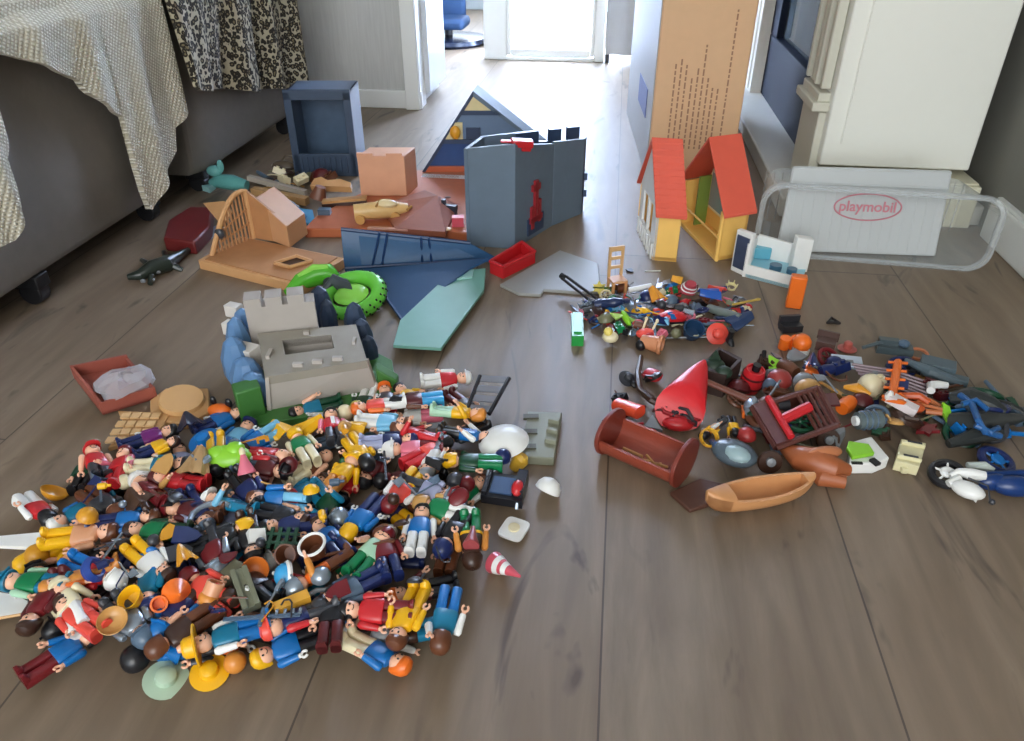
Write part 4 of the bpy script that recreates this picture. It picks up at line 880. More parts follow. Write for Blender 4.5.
add(192,578,226,604,z=.036,torso='coral',legs='coral',arms='coral',hc='dark_red',roll=160)
add(148,600,150,570,z=.03,torso='teal',legs='blue',arms='teal',hc='navy',roll=30)
add(112,579,72,562,z=.032,torso='red',legs='blue',arms='red',hc='white',ht='helmet',roll=10)
add(54,586,96,572,z=.02,torso='amber',legs='amber',arms='orange',hc='amber',roll=20)
add(12,581,50,584,z=.02,torso='green',legs='teal',arms='pale_green',hc='teal',ht='helmet',roll=0)
add(62,590,78,626,z=.036,torso='cream',legs='white',arms='cream',hc='cream',ht='helmet',roll=150,arx=(-60,-20))
add(164,626,184,600,z=.028,torso='navy',legs='dark_brown',arms='blue',hc='blue',ht='helmet',roll=0)
add(142,634,126,616,z=.03,torso='silver',legs='dark_grey',arms='silver',hc='slate',ht='helmet',roll=10)
add(160,646,196,622,z=.022,torso='dark_brown',legs='brown',arms='skin',hc='brown',roll=160)
add(300,520,266,512,z=.022,torso='black',legs='black',arms='skin',hc='dark_brown',ht='long',roll=0)
add(352,462,330,488,z=.024,torso='yellow',legs='amber',arms='yellow',hc='yellow',ht='helmet',roll=180,arx=(-60,-40))
add(366,462,350,440,z=.022,torso='yellow',legs='yellow',arms='yellow',hc='black',roll=180)
add(325,457,300,474,z=.018,torso='brown',legs='cream',arms='skin',hc='brown',ht='bald',roll=0)
add(256,500,232,470,z=.02,torso='navy',legs='black',arms='navy',hc='black',roll=20)
add(427,470,440,432,z=.022,torso='white',legs='silver',arms='white',hc='grey',roll=20)
add(398,418,436,415,z=.018,torso='white',legs='pink',arms='white',hc='red',roll=0)
add(448,440,474,430,z=.018,torso='dark_grey',legs='black',arms='dark_grey',hc='tan',ht='hat',roll=10)
add(382,538,396,590,z=.02,torso='dark_red',legs='navy',arms='dark_red',hc='brown',roll=0)
add(300,585,330,566,z=.03,torso='orange',legs='brown',arms='amber',hc='silver',ht='helmet',roll=60,arx=(-80,-60))
random.seed(21)
POOLc = ['navy','black','dark_red','brown','blue','dark_green','dark_grey','maroon','teal','red','dark_brown','green','black','slate','yellow','white','lilac']
HCs = ['brown','black','dark_brown','yellow','black','grey','orange','brown','white']
FILL = []
cells = [(x, y) for y in range(428, 664, 19) for x in range(18, 520, 25)]
def inpile(x, y):
    # rough outline of the heap
    poly = [(78,458),(128,448),(185,426),(250,420),(330,402),(400,372),(450,372),(480,400),(500,430),(486,490),(470,530),(462,580),(452,620),(420,645),(370,640),(300,640),(240,640),(190,655),(140,650),(90,650),(50,625),(20,590),(30,545),(75,520),(60,490)]
    c = False
    for i in range(len(poly)):
        (x1,y1),(x2,y2) = poly[i], poly[i-1]
        if (y1 > y) != (y2 > y) and x < (x2-x1)*(y-y1)/(y2-y1)+x1: c = not c
    return c
used = set()
def seg_pts(hx, hy, fx2, fy2, z):
    A = P(hx, hy, z); B = P(fx2, fy2, z); d = (B-A).normalized(); return [Vector(((A + d*t).x, (A + d*t).y)) for t in (-.004, .011, .025, .040, .054, .063)]
def clash(p, q, m): return any((a-b).length < m for a in p for b in q)
for a, k in TOP:      # figures well inside the heap lie on top of the lower layer
    cx_, cy_ = (a[0]+a[2])/2, (a[1]+a[3])/2
    if inpile(cx_, cy_) and k['z'] >= .02: k['z'] = max(.034, k['z'])
LAY = {0: [seg_pts(*a, k['z']) for a, k in TOP if k['z'] < .03], 1: [seg_pts(*a, k['z']) for a, k in TOP if k['z'] >= .03]}
for lay, zz, tries, gap in ((0, .0115, 4000, .0205), (1, .031, 4000, .0195)):
    for _t in range(tries):
        x = random.uniform(10, 520); y = random.uniform(395, 664); a = random.uniform(0, 2*PI)
        L0 = 20 + (y-430)*.05; hx, hy, fx2, fy2 = x+L0*math.cos(a), y+L0*.7*math.sin(a), x-L0*math.cos(a), y-L0*.7*math.sin(a)
        if not (inpile(x,y) and inpile(hx,hy) and inpile(fx2,fy2)): continue
        if lay == 1 and not all(inpile(x+dx, y+dy) for dx, dy in ((22,0),(-22,0),(0,16),(0,-16))): continue
        sp = seg_pts(hx, hy, fx2, fy2, zz)
        if any(clash(sp, q, gap) for q in LAY[lay]): continue
        LAY[lay].append(sp)
        for _ in range(80):
            cc = (random.choice(POOLc), random.choice(POOLc), random.choice(HCs), random.choice(['hair','hair','hair','cap','helmet','long']))
            if cc not in used: break
        used.add(cc)
        FILL.append(((hx,hy,fx2,fy2), dict(z=zz, torso=cc[0], legs=cc[1], hc=cc[2], ht=cc[3], arms=random.choice([cc[0],'skin','white',cc[0]]), hands=random.choice(['skin','white','skin']), roll=random.choice([0,0,180,20,-20]), arx=(random.uniform(-40,10),random.uniform(-40,10)))))
for a, k in TOP: figure(*a, **k)
for a, k in FILL: figure(*a, **k)
print('figures', len(TOP), len(FILL))
# ------------------------------------------------------------------ accessories
def item(name, cat, phrase, px, py, z, parts, rot=(0,0,0), s=1.0, lm=None, group=None):
    """parts: list of (part name, MB, colour or material[, parent index])"""
    p = P(px, py, z)
    R = Euler([math.radians(a) for a in rot]).to_matrix().to_4x4()
    if len(parts) == 1:
        o = parts[0][1].build(name, parts[0][2] if not isinstance(parts[0][2], (str, tuple)) else K(parts[0][2]))
    else:
        o = bpy.data.objects.new(name, None); C.objects.link(o)
        for q in parts: q[1].build(q[0], q[2] if not isinstance(q[2], (str, tuple)) else K(q[2]), o)
    o.location = p; o.rotation_euler = [math.radians(a) for a in rot]; o.scale = (s,s,s)
    note(o, phrase, cat, p, group, lm); return o
def b_hat(r=.026, h=.014): return MB().lathe([(r,0),(r*1.03,.0015),(r*.7,.0025),(r*.5,.003),(r*.46,h),(r*.3,h*1.2),(.001,h*1.25)],26)
def b_dish(r=.025, h=.012): return MB().lathe([(r*.5,0),(r*.85,h*.5),(r,h),(r*.96,h*1.05),(r*.8,h*.55),(r*.45,h*.18),(.001,h*.15)],26)
def b_bucket(r=.016, h=.022): return MB().lathe([(r*.75,0),(r,h),(r*.86,h),(r*.62,.003),(.001,.003)],22)
def b_ball(r=.013): return MB().loft([(-r,r*.3,r*.3),(-r*.8,r*.65,r*.65),(-r*.3,r*.97,r*.97),(r*.3,r*.97,r*.97),(r*.8,r*.65,r*.65),(r,r*.3,r*.3)],18)
def b_dome(r=.013): return MB().lathe([(r,0),(r*1.05,.001),(r*.98,r*.5),(r*.7,r*.9),(r*.3,r*1.08),(.001,r*1.12),],20)
def b_coneh(r=.014, h=.035): return MB().lathe([(r,0),(r*1.02,.002),(r*.5,h*.55),(.0015,h)],20)
def b_tubehat(r=.013, h=.02): return MB().lathe([(r,0),(r,h),(r*.75,h),(r*.75,.004),(.001,.004)],20)
def b_sword(l=.06): return MB().box((l*.6,0,0),(l,.004,.0016)).box((l*.08,0,0),(.003,.016,.003)).cyl((-.012,0,0),(l*.08,0,0),.002,n=8)
def b_rod(l=.08, r=.0016): return MB().cyl((-l/2,0,0),(l/2,0,0),r,n=8).ell((l/2,0,0),(r*3,r*2,r),8,5)
def b_gun(l=.05): return MB().cyl((-l*.1,0,0),(l*.6,0,0),.0017,n=8).box((-l*.15,0,-.001),(l*.3,.005,.006)).box((-l*.32,0,-.005),(l*.14,.005,.010)).box((0,0,-.006),(.004,.004,.008))
def b_shield(r=.015): return MB().prism([(r*.9,r),(-r*.9,r),(-r*.9,-r*.1),(-r*.5,-r*.9),(0,-r*1.3),(r*.5,-r*.9),(r*.9,-r*.1)],0,.0025)
def b_barrel(r=.014, h=.034):
    return MB().lathe([(r*.8,0),(r*.82,.001),(r,h*.35),(r*1.02,h*.5),(r,h*.65),(r*.82,h),(r*.7,h),(r*.7,h*.93),(.001,h*.93)],22)
def b_block(x=.02,y=.012,z=.01):
    b = MB().box((0,0,z/2),(x,y,z))
    for sx in (-.25,.25): b.cyl((x*sx,0,z),(x*sx,0,z*1.25),min(x,y)*.22,n=10)
    return b
def b_wheel(r=.014,w=.005):
    b = MB(); b.tube([(r*math.cos(2*PI*k/20), r*math.sin(2*PI*k/20),0) for k in range(20)], w*.6, 8, True)
    for k in range(6): a = PI*k/3; b.cyl((0,0,0),(r*math.cos(a),r*math.sin(a),0),.0012,n=6)
    return b.ell((0,0,0),(.003,.003,.003),8,5)
def b_cape(w=.03,l=.04):
    rs = []
    for k in range(7):
        u = k/6; ww = w*(.35+.65*u); rs.append([Vector((ww*(j/8-.5), -l*u+l/2, .004+.008*math.sin(PI*j/8)+.0022*math.sin(j*2.2+u*2)*u)) for j in range(9)]+[Vector((ww*(j/8-.5), -l*u+l/2, .002+.008*math.sin(PI*j/8)+.0022*math.sin(j*2.2+u*2)*u)) for j in range(8,-1,-1)])
    return MB().rings(rs)
def b_horse():
    b = MB(); b.tube([(-.030,0,.030),(-.018,0,.033),(0,0,.031),(.016,0,.034),(.024,0,.042),(.030,0,.056)],[.008,.012,.0105,.012,.009,.006],12)
    b.tube([(.026,0,.060),(.034,0,.057),(.045,0,.049)],[.006,.006,.0042],10)
    for x, y in ((-.024,-.007),(-.024,.007),(.016,-.007),(.016,.007)): b.tube([(x,y,.028),(x+.003,y,.015),(x-.002,y,.0)],[.006,.0036,.0038],8)
    for y in (-.003,.003): b.cyl((.026,y,.062),(.025,y*1.5,.069),.0018,.0006,6)
    return b
def b_mane(): return MB().tube([(.026,0,.065),(.019,0,.056),(.013,0,.044)],[.002,.004,.003],8).tube([(-.031,0,.033),(-.041,0,.026),(-.042,0,.010)],[.003,.004,.002],8)
def b_chair():
    b = MB()
    for x, y in ((-.012,-.011),(.012,-.011),(-.012,.011),(.012,.011)): b.box((x,y,.013),(.004,.004,.026))
    return b
def b_ladder(l=.09,w=.02,n=7):
    b = MB().cyl((-l/2,-w/2,0),(l/2,-w/2,0),.0017,n=6).cyl((-l/2,w/2,0),(l/2,w/2,0),.0017,n=6)
    for k in range(n): b.cyl((-l/2+l*(k+.5)/n,-w/2,0),(-l/2+l*(k+.5)/n,w/2,0),.0014,n=6)
    return b
def b_fence(l=.06,h=.02,n=7):
    b = MB().box((0,0,h*.3),(l,.002,.003)).box((0,0,h*.7),(l,.002,.003))
    for k in range(n): b.box((-l/2+l*(k+.5)/n,0,h/2),(l/n*.45,.003,h))
    return b
def b_flag(w=.022,h=.014): return MB().cyl((0,0,-.01),(0,0,.04),.001,n=6).prism([(0,.024),(w,.030),(w,.030+h*.4),(0,.038)],-.0005,.0005) if False else MB().cyl((-.03,0,0),(.03,0,0),.0011,n=6).prism([(0,0),(.028,0),(.026,h),(0,h)],-.0006,.0006)
def b_star(): return MB().prism([(.014*(1 if k % 2 else .55)*math.cos(PI*k/6), .014*(1 if k % 2 else .55)*math.sin(PI*k/6)) for k in range(12)],0,.004)
def b_crown(r=.009):
    b = MB().lathe([(r,0),(r*1.1,.006),(r*.95,.006),(r*.85,0)],16,False)
    for k in range(6): a = PI*k/3; b.cyl((r*math.cos(a),r*math.sin(a),.004),(r*1.25*math.cos(a),r*1.25*math.sin(a),.012),.002,.0006,6)
    return b
def b_axe(): return MB().cyl((-.022,0,0),(.022,0,0),.0014,n=6).prism([(.012,-.001),(.022,-.001),(.026,.012),(.008,.012)],-.001,.001)
def b_hook(): return MB().tube([(-.02,0,0),(.008,0,0),(.016,.004,0),(.018,.012,0),(.010,.016,0)],.0014,6)
def b_saddle(): return MB().loft([(0,.012,.016,2.5),(.004,.010,.014,2.5),(.006,.006,.010,2.2)],14).tube([(-.010,-.010,.006),(-.013,0,.011),(-.010,.010,.006)],.002,6)
def b_bottle(r=.006,h=.022): return MB().lathe([(r,0),(r,h*.6),(r*.4,h*.75),(r*.4,h),(.001,h)],14)
def b_chest(): return MB().box((0,0,.006),(.028,.018,.012)).loft([(.0,.009,.014,2)],8,False) if False else MB().box((0,0,.006),(.028,.018,.012)).cyl((-.014,0,.012),(.014,0,.012),.009,n=14)
# hats and loose pieces in the figure heap
I = item
I('toy_hat','toy hat','wide brimmed blue toy hat',205,441,.030,[('brim_hat',b_hat(.021,.011),'blue')],(12,-8,0),lm='blue brimmed hat')
I('toy_hat','toy hat','loose deep yellow brimmed toy hat',210,673,.004,[('h',b_hat(.0185,.010),'yellow')],(10,6,0),lm='yellow brimmed hat')
I('toy_hat','toy hat','large pale green translucent oval toy hat',166,680,.003,[('h',b_hat(.0205,.010),mat('pale_glow_green',(176,200,176),.3))],(8,14,20),lm='pale green hat')
I('toy_hat','toy hat','tan upturned toy hat with a deep crown',115,623,.040,[('h',b_dish(.0145,.009),'tan')],(22,10,0),lm='tan upturned hat')
I('toy_hat','toy hat','yellow-brown curled hat brim lying open side up',52,498,.008,[('h',b_dish(.017,.010),'gold')],(-35,15,-15),lm='golden hat')
I('toy_hat','toy hat','lime green lumpy toy cap like a leaf crown',228,456,.042,[('h',MB().ell((0,0,0),(.040,.022,.013),14,7).ell((.012,.010,.004),(.018,.016,.012),12,6).ell((-.018,.004,.002),(.020,.016,.012),12,6).ell((.028,-.004,0),(.014,.014,.012),12,6),'lime')],(25,0,12),.72,lm='lime green cap')
I('toy_hat','toy hat','big white oval toy hat shell',504,443,.028,[('h',MB().lathe([(.034,0),(.036,.002),(.030,.010),(.018,.017),(.001,.020)],26),'white')],(6,-6,-22),s=.95,lm='big white shell hat')
I('toy_hat','toy hat','white round toy cap lying alone at the right edge',547,491,.008,[('h',b_dome(.016),'white')],(-30,25,0),lm='lone white cap')
o=I('toy_hat','toy hat','flat white square toy hat with round raised centre',514,530,.004,[('brim',MB().loft([(0,.0155,.0175,5),(.003,.0155,.0175,5)],28),'white'),('crown',MB().lathe([(.007,.003),(.007,.0055),(.001,.006)],18),'cream')],(0,0,-18),lm='square white hat')
I('toy_hat','toy hat','pink and white striped cone toy hat',493,562,.010,[('cone',b_coneh(.0125,.042),(206,84,98)),('stripe',MB().lathe([(.0112,.008),(.0095,.014),(.0090,.014),(.0107,.008)],20,False),'white'),('stripe',MB().lathe([(.0079,.018),(.0062,.024),(.0056,.024),(.0074,.018)],20,False),'white')],(80,0,55),lm='striped cone hat')
I('toy_hat','toy hat','blue pointed toy hat on its side',181,652,.012,[('h',b_coneh(.012,.022),'blue')],(65,0,-75),lm='blue cone hat')
I('toy_hat','toy hat','orange cone shaped toy hat',176,592,.044,[('h',b_coneh(.014,.022),'orange')],(50,-30,70),lm='orange cone hat')
I('toy_hat','toy hat','yellow funnel shaped toy hat',134,600,.042,[('h',MB().lathe([(.004,-.018),(.007,-.012),(.014,.0),(.018,.012),(.0165,.012),(.012,.0),(.001,-.006)],22),'yellow')],(20,-14,0),.72,lm='yellow funnel hat')
I('toy_bucket','toy bucket','brown toy bucket with a white rim',317,553,.042,[('pail',b_bucket(.0145,.016),'brown'),('rim',MB().tube([(.0145*math.cos(2*PI*k/24),.0145*math.sin(2*PI*k/24),.016) for k in range(24)],.0018,6,True),'white')],(10,-10,0),lm='white rimmed bucket')
I('toy_bucket','toy bucket','plain brown toy bucket tipped towards the viewer',292,553,.038,[('pail',b_bucket(.012,.020),'brown')],(50,0,0),lm='plain brown bucket')
I('toy_hat','toy hat','blue toy bonnet with a white rim',288,575,.036,[('crown',b_dome(.013),'sky_blue'),('brim',MB().tube([(.013*math.cos(2*PI*k/24),.013*math.sin(2*PI*k/24),.0) for k in range(24)],.003,6,True),'white')],(10,-75,20),lm='blue bonnet')
I('toy_bowl','toy bowl','orange toy bowl lying tilted',256,571,.032,[('b',b_dish(.0145,.010),mat('bowl_amber',(208,112,42),.35))],(35,20,0),lm='orange bowl')
I('toy_wig','toy wig','gold brown loose toy wig on the floor',235,662,.013,[('w',b_ball(.011),'amber')],(10,20,0),lm='golden wig')
I('toy_wig','toy wig','black loose toy wig on the floor',136,659,.013,[('w',b_dome(.0135),'black')],(20,10,0),lm='black wig')
I('toy_wig','toy wig','black round toy wig on bare floor',381,481,.010,[('w',b_ball(.011),'black')],lm='round black wig')
I('toy_wig','toy wig','dark brown round toy wig',231,598,.036,[('w',b_ball(.0105),'dark_brown')],lm='brown wig')
I('toy_ball','toy ball','shiny orange toy ball',37,556,.016,[('w',b_ball(.0135),'gold')],lm='orange ball')
I('toy_wig','toy head','peach and gold open toy head ring',211,595,.040,[('ring',b_tubehat(.0095,.014),'peach'),('cap',MB().ell((0,0,-.004),(.0115,.0115,.009),16,8),'amber')],(-40,20,0),lm='peach head ring')
I('toy_wig','toy head','small orange toy head ring',160,604,.038,[('ring',b_tubehat(.0085,.012),'orange')],(35,30,0),lm='orange ring')
I('toy_helmet','toy helmet','silver toy helmet above the hands',321,577,.040,[('h',b_dome(.0105),'silver')],(10,0,0),lm='silver helmet')
I('toy_helmet','toy helmet','dark slate helmet with grey hook',322,608,.030,[('h',b_dome(.0115),'dark_grey'),('hook',MB().tube([(-.02,-.01,.0),(-.022,.005,.004),(-.012,.018,.004),(.004,.024,.002)],.0026,8),'grey')],lm='slate helmet')
I('toy_hat','toy hat','dark slate brimmed hat by the red figure',99,483,.030,[('h',b_dish(.0135,.012),'slate')],(-30,20,0),lm='slate hat')
I('toy_ball','toy ball','small white toy ball head',124,482,.032,[('w',b_ball(.0095),'cream')],lm='small white ball')
I('toy_ball','toy ball','cream toy ball head against the green base',345,413,.026,[('w',b_ball(.012),'cream')],lm='cream ball')
I('toy_ball','toy ball','yellow toy ball head against the green base',357,408,.024,[('w',b_ball(.011),(220,200,90))],lm='yellow ball')
I('toy_cape','toy cape','big yellow toy cape spread in front of the stone base',281,432,.028,[('c',b_cape(.046,.034),'yellow')],(5,8,60),lm='yellow cape')
I('toy_cape','toy cape','smaller yellow toy cape',312,427,.028,[('c',b_cape(.034,.036),'yellow')],(10,0,-40),lm='small yellow cape')
I('toy_cape','toy cape','yellow fan shaped toy cape beside the striped legs',355,430,.030,[('c',b_cape(.034,.030),(232,176,40))],(8,0,90))
I('toy_cape','toy cape','beige toy cape fanned out',198,463,.044,[('c',b_cape(.040,.038),(176,142,98))],(20,10,10),lm='beige cape')
I('toy_cape','toy cape','dark blue black toy cape at the top of the heap',190,424,.026,[('c',b_cape(.040,.034),(28,30,52))],(0,0,40))
I('toy_cape','toy cape','brown toy cape flat in the heap',140,501,.034,[('c',b_cape(.050,.036),(78,56,44))],(0,0,60),lm='brown cape')
I('toy_animal','toy animal','small orange toy animal with black ears',221,416,.006,[('body',MB().ell((0,0,.010),(.018,.012,.010),12,7),'orange'),('ears',MB().ell((-.010,.006,.022),(.005,.004,.008),8,5).ell((.013,.006,.020),(.006,.004,.008),8,5),'black')],lm='small orange animal')
I('toy_cone','toy cone','pink toy cone with cream tip',247,474,.040,[('cone',b_coneh(.011,.030),'pink'),('tip',MB().ell((0,0,.028),(.004,.004,.006),8,6),'cream')],(-40,0,30),lm='pink cone')
I('toy_horseshoe','toy collar','grey white curved toy collar',212,517,.042,[('c',MB().tube([(.024*math.cos(math.radians(a)),.024*math.sin(math.radians(a)),0) for a in range(60,215,12)],.0036,8),'silver')],lm='white curved collar')
I('toy_block','toy block','white toy cube tilted in the heap',256,537,.040,[('c',MB().box((0,0,0),(.018,.015,.014)),'white')],(30,20,35),lm='white cube')
I('toy_comb','toy fence','dark green toy fence with pointed bars',272,549,.034,[('c',b_fence(.055,.026,6),(36,74,56))],(-70,0,5),lm='green fence')
I('toy_block','toy block','grey green notched toy block',246,592,.036,[('b',MB().box((0,0,.004),(.050,.018,.008)).box((0,.006,.009),(.050,.005,.004)).box((0,-.006,.009),(.050,.005,.004)),(120,122,100))],(0,10,-52),lm='notched block')
I('toy_block','toy block','short olive grey toy block',226,580,.034,[('b',MB().box((0,0,.004),(.042,.015,.008)),(112,110,88))],(0,-8,62))
I('toy_tool','toy sword','grey toy sword with toothed edge over blue legs',262,617,.044,[('blade',MB().box((0,0,0),(.075,.004,.002)).box((.0,0,.0),(.004,.022,.003)),'slate'),('teeth',MB().add([],[]) if False else MB().box((.022,.004,.001),(.003,.006,.002)).box((.030,.004,.001),(.003,.006,.002)).box((.014,.004,.001),(.003,.006,.002)).box((.037,.004,.001),(.003,.006,.002)),'silver')],(0,0,12),lm='toothed sword')
I('toy_block','toy block','long amber toy block held by loose hands',292,603,.038,[('b',MB().box((0,0,0),(.036,.012,.010)),(226,166,58))],(0,0,38),lm='amber block')
I('toy_stick','toy stick','thin brown toy stick',354,549,.040,[('s',b_rod(.08,.002),'brown')],(0,0,25))
I('toy_shield','toy banner','white pointed toy board with purple swirl at the left edge',8,611,.010,[('board',MB().prism([(-.06,.022),(-.03,.024),(.0,.018),(.032,.002),(.034,-.002),(.0,-.010),(-.03,-.018),(-.06,-.020)],0,.004),'white'),('swirl',MB().tube([(-.04,.004,.0045),(-.028,.012,.0045),(-.016,.006,.0045),(-.02,-.004,.0045),(-.03,-.010,.0045)],.0016,6),'purple'),('rim',MB().tube([(-.06,-.020,.002),(-.03,-.018,.002),(0,-.010,.002),(.034,-.002,.002)],.002,6),'tan')],(0,0,8),lm='white pointed board')
I('toy_oar','toy oar','long white toy oar with cross end at the left edge',24,543,.020,[('blade',MB().prism([(-.045,-.005),(.035,-.014),(.040,.014),(-.045,.006)],0,.005),'white'),('bar',MB().box((-.047,0,.003),(.006,.030,.008)),'white')],(0,0,10),lm='white oar')
I('toy_car','toy car','black toy vehicle with blue windscreen panels',505,494,.012,[('body',MB().box((0,0,.008),(.052,.040,.014)).box((.020,.004,.018),(.012,.036,.016)).box((-.022,0,.016),(.006,.036,.010)),(30,32,40)),('windscreen',MB().prism([(-.016,-.014),(.012,-.014),(.012,.012),(-.016,.012)],.0155,.018),(60,84,120)),('seat',MB().ell((.018,-.006,.022),(.008,.012,.008),10,6),'red'),('bar',MB().cyl((-.024,-.018,.01),(-.024,.016,.022),.002,n=6),'silver'),('post',MB().cyl((.020,-.016,.012),(.020,-.024,.004),.0025,n=6),'silver')],(8,0,-5),lm='black toy vehicle')
I('toy_wig','toy part','navy round toy cap',503,457,.032,[('h',b_dome(.0105),'navy')],(30,0,0),lm='navy cap')
I('toy_wig','toy wig','yellow long haired toy wig',519,462,.014,[('w',MB().loft([(-.014,.006,.004),(-.004,.010,.006),(.006,.011,.009),(.012,.006,.006)],14),(220,174,60))],(-20,30,-20),lm='yellow wig')
I('toy_hat','toy cap','dark round toy cap behind the silver helmet',455,481,.030,[('h',b_dome(.0105),'dark_grey')],(10,0,0))
I('toy_wig','toy wig','dark red toy wig between the green boots',467,484,.028,[('h',b_ball(.0105),'dark_red')])
I('toy_bugle','toy horn','dark pink toy horn on the brown figure',471,546,.052,[('c',b_coneh(.009,.028),(156,70,72))],(-86,0,4))
I('toy_hat','toy hat','dark red round toy hat',290,468,.036,[('h',b_dish(.0125,.008),'maroon')],(25,0,0))
I('toy_ruff','toy figure part','blue ring shaped toy collar',91,571,.044,[('h',MB().lathe([(.016,0),(.018,.006),(.012,.012),(.009,.010),(.012,.0)],22,False),(40,70,150))],(0,60,10),.8)
# ------------------------------------------------------------------ pile in the middle
MT = [  # kind, px, py, z, rot, colour, phrase, size
 ('chair',617,285,.0,(0,0,20),'wood','',1),
 ('green_box',577,332,.0,(0,0,4),(30,150,66),'',1),
]
o=I('toy_chair','toy chair','small pale wood toy chair standing upright',616,296,.0,[('seat',MB().box((0,0,.030),(.026,.024,.004)),'wood'),
  ('backrest',MB().box((-.011,.011,.058),(.004,.004,.052)).box((.011,.011,.058),(.004,.004,.052)).box((0,.011,.080),(.026,.003,.008)).box((0,.011,.064),(.026,.003,.005)).box((0,.011,.048),(.026,.003,.005)),(216,172,116)),
  ('leg',MB().box((-.011,-.010,.014),(.004,.004,.028)),'wood'),('leg',MB().box((.011,-.010,.014),(.004,.004,.028)),'wood'),('leg',MB().box((-.011,.010,.014),(.004,.004,.028)),'wood'),('leg',MB().box((.011,.010,.014),(.004,.004,.028)),'wood')],(0,0,25),1.15,lm='wooden toy chair')
I('toy_box','toy box','long upright green toy bench',577,334,.0,[('b',MB().box((0,0,.008),(.016,.066,.016)).box((0,.002,.017),(.011,.056,.003)),(34,150,66))],(0,0,4),1.25,lm='green bench')
I('toy_slotted_bar','toy frame','long black toy frame with open slot',582,291,.022,[('f',MB().tube([(-.05,-.006,0),(-.05,.006,0),(.045,.008,0),(.045,-.008,0)],.0028,6,True).cyl((-.05,0,0),(-.058,0,0),.006,n=8),'black')],(0,12,-42),lm='black slotted frame')
I('toy_shaft','toy stick','white toy tube',640,288,.026,[('s',MB().cyl((-.022,0,0),(.022,0,0),.005,n=12),'white')],(0,-8,16),lm='white tube')
I('toy_barrel','toy barrel','terracotta toy pot lying with its mouth to the right',656,344,.012,[('pot',MB().lathe([(.009,-.026),(.011,-.024),(.0145,.004),(.017,.006),(.017,.011),(.0125,.011),(.010,-.016),(.001,-.017)],22),(206,138,98))],(90,0,72),lm='terracotta pot')
I('toy_ball','toy ball','round black toy ball',641,345,.008,[('w',b_ball(.0095),'black')],lm='black ball')
I('toy_hat','toy hat','coral red round toy hat standing on edge',717,334,.014,[('h',b_hat(.0185,.012),'coral')],(58,0,10),lm='coral hat')
I('toy_bucket','toy bucket','dark blue toy bucket',691,334,.008,[('h',b_bucket(.0185,.020),(34,62,94))],(30,10,0),lm='dark blue bucket')
I('toy_cape','toy saddle','orange yellow toy cape in the middle pile',655,296,.034,[('h',b_cape(.034,.032),(226,150,48))],(20,0,30),lm='orange cape')
I('toy_cape','toy cape','amber toy cape in the middle pile',676,282,.026,[('h',b_cape(.028,.020),(228,162,50))],(10,0,80),lm='amber cape')
I('toy_car','toy car','shiny red toy car body',672,319,.024,[('body',MB().loft([(0,.024,.011,3),(.006,.025,.012,3),(.010,.018,.010,3),(.014,.010,.008,3)],16),'red'),('base',MB().box((0,0,-.002),(.046,.022,.004)),'black')],(0,0,10),lm='red car body')
I('toy_animal','toy part','coral toy crab with pale legs raised',646,338,.010,[('body',MB().ell((0,0,.008),(.018,.014,.009),12,7),'coral'),('claw',MB().cyl((-.006,.006,.014),(-.002,.010,.032),.002,n=6).ell((-.002,.010,.032),(.003,.003,.004),6,4),'cream'),('claw',MB().cyl((.010,.006,.014),(.016,.008,.030),.002,n=6).ell((.016,.008,.030),(.003,.003,.004),6,4),'cream')],lm='coral crab')
I('toy_bird','toy bird','cream toy chick with yellow head',610,341,.008,[('body',MB().ell((0,0,.008),(.014,.012,.010),12,7),'cream'),('head',MB().ell((-.004,-.002,.019),(.008,.008,.008),10,6),(236,214,110))],lm='cream chick')
I('toy_parrot','toy bird','lime green toy parrot with spread wings',626,318,.026,[('body',MB().ell((0,0,0),(.006,.020,.007),10,7),'lime'),('wing',MB().prism([(0,.006),(-.024,.016),(-.020,-.002)],0,.003),(176,208,110)),('wing',MB().prism([(0,.006),(.020,-.020),(.004,-.010)],0,.003),(150,200,90))],(15,0,25),lm='lime parrot')
I('toy_flower','toy plant','olive and yellow toy plant at the back of the middle pile',599,288,.018,[('stem',MB().cyl((0,0,0),(.004,0,.026),.002,n=6).cyl((0,0,.002),(-.014,0,.022),.0015,n=6).cyl((0,0,.002),(.016,0,.018),.0015,n=6),(110,124,60)),('bloom',b_star(),(210,190,80))],(60,0,10),lm='olive plant')
I('toy_cloth','toy part','dark blue toy armour plate',738,322,.014,[('p',b_cape(.050,.050),(36,58,96))],(5,0,-55),1.1,lm='dark blue plate')
I('toy_cloth','toy part','grey green toy trough',724,313,.020,[('p',MB().loft([(-.032,.008,.006,3),(.032,.010,.008,3)],14),(104,114,108))],(90,0,55),lm='grey trough')
I('toy_cloth','toy part','black toy boot behind the coral hat',729,341,.012,[('p',MB().loft([(0,.006,.012,2.4,0,-.004),(.004,.005,.010,2.4,0,-.003),(.008,.005,.005,2),(.022,.005,.005,2)],12),'black')],(10,0,20))
I('toy_horse','toy horse','dark blue grey toy motorbike figure in the middle pile',603,304,.016,[('b',b_horse(),(36,50,86))],(60,0,20),.8)
I('toy_armour','toy part','bright blue toy cloak in the middle pile',708,296,.028,[('p',b_cape(.042,.034),(40,88,172))],(8,0,100),1.1,lm='bright blue cloak')
I('toy_chest','toy shirt','red and white chequered toy skirt',688,290,.030,[('p',MB().loft([(0,.016,.012,2.4),(.022,.009,.007,2.4)],16),(176,70,80)),('check',MB().loft([(.006,.0152,.0115,2.4),(.009,.0140,.0108,2.4)],16,False).loft([(.014,.0130,.0098,2.4),(.017,.0118,.009,2.4)],16,False),'white')],(30,10,0),lm='chequered skirt')
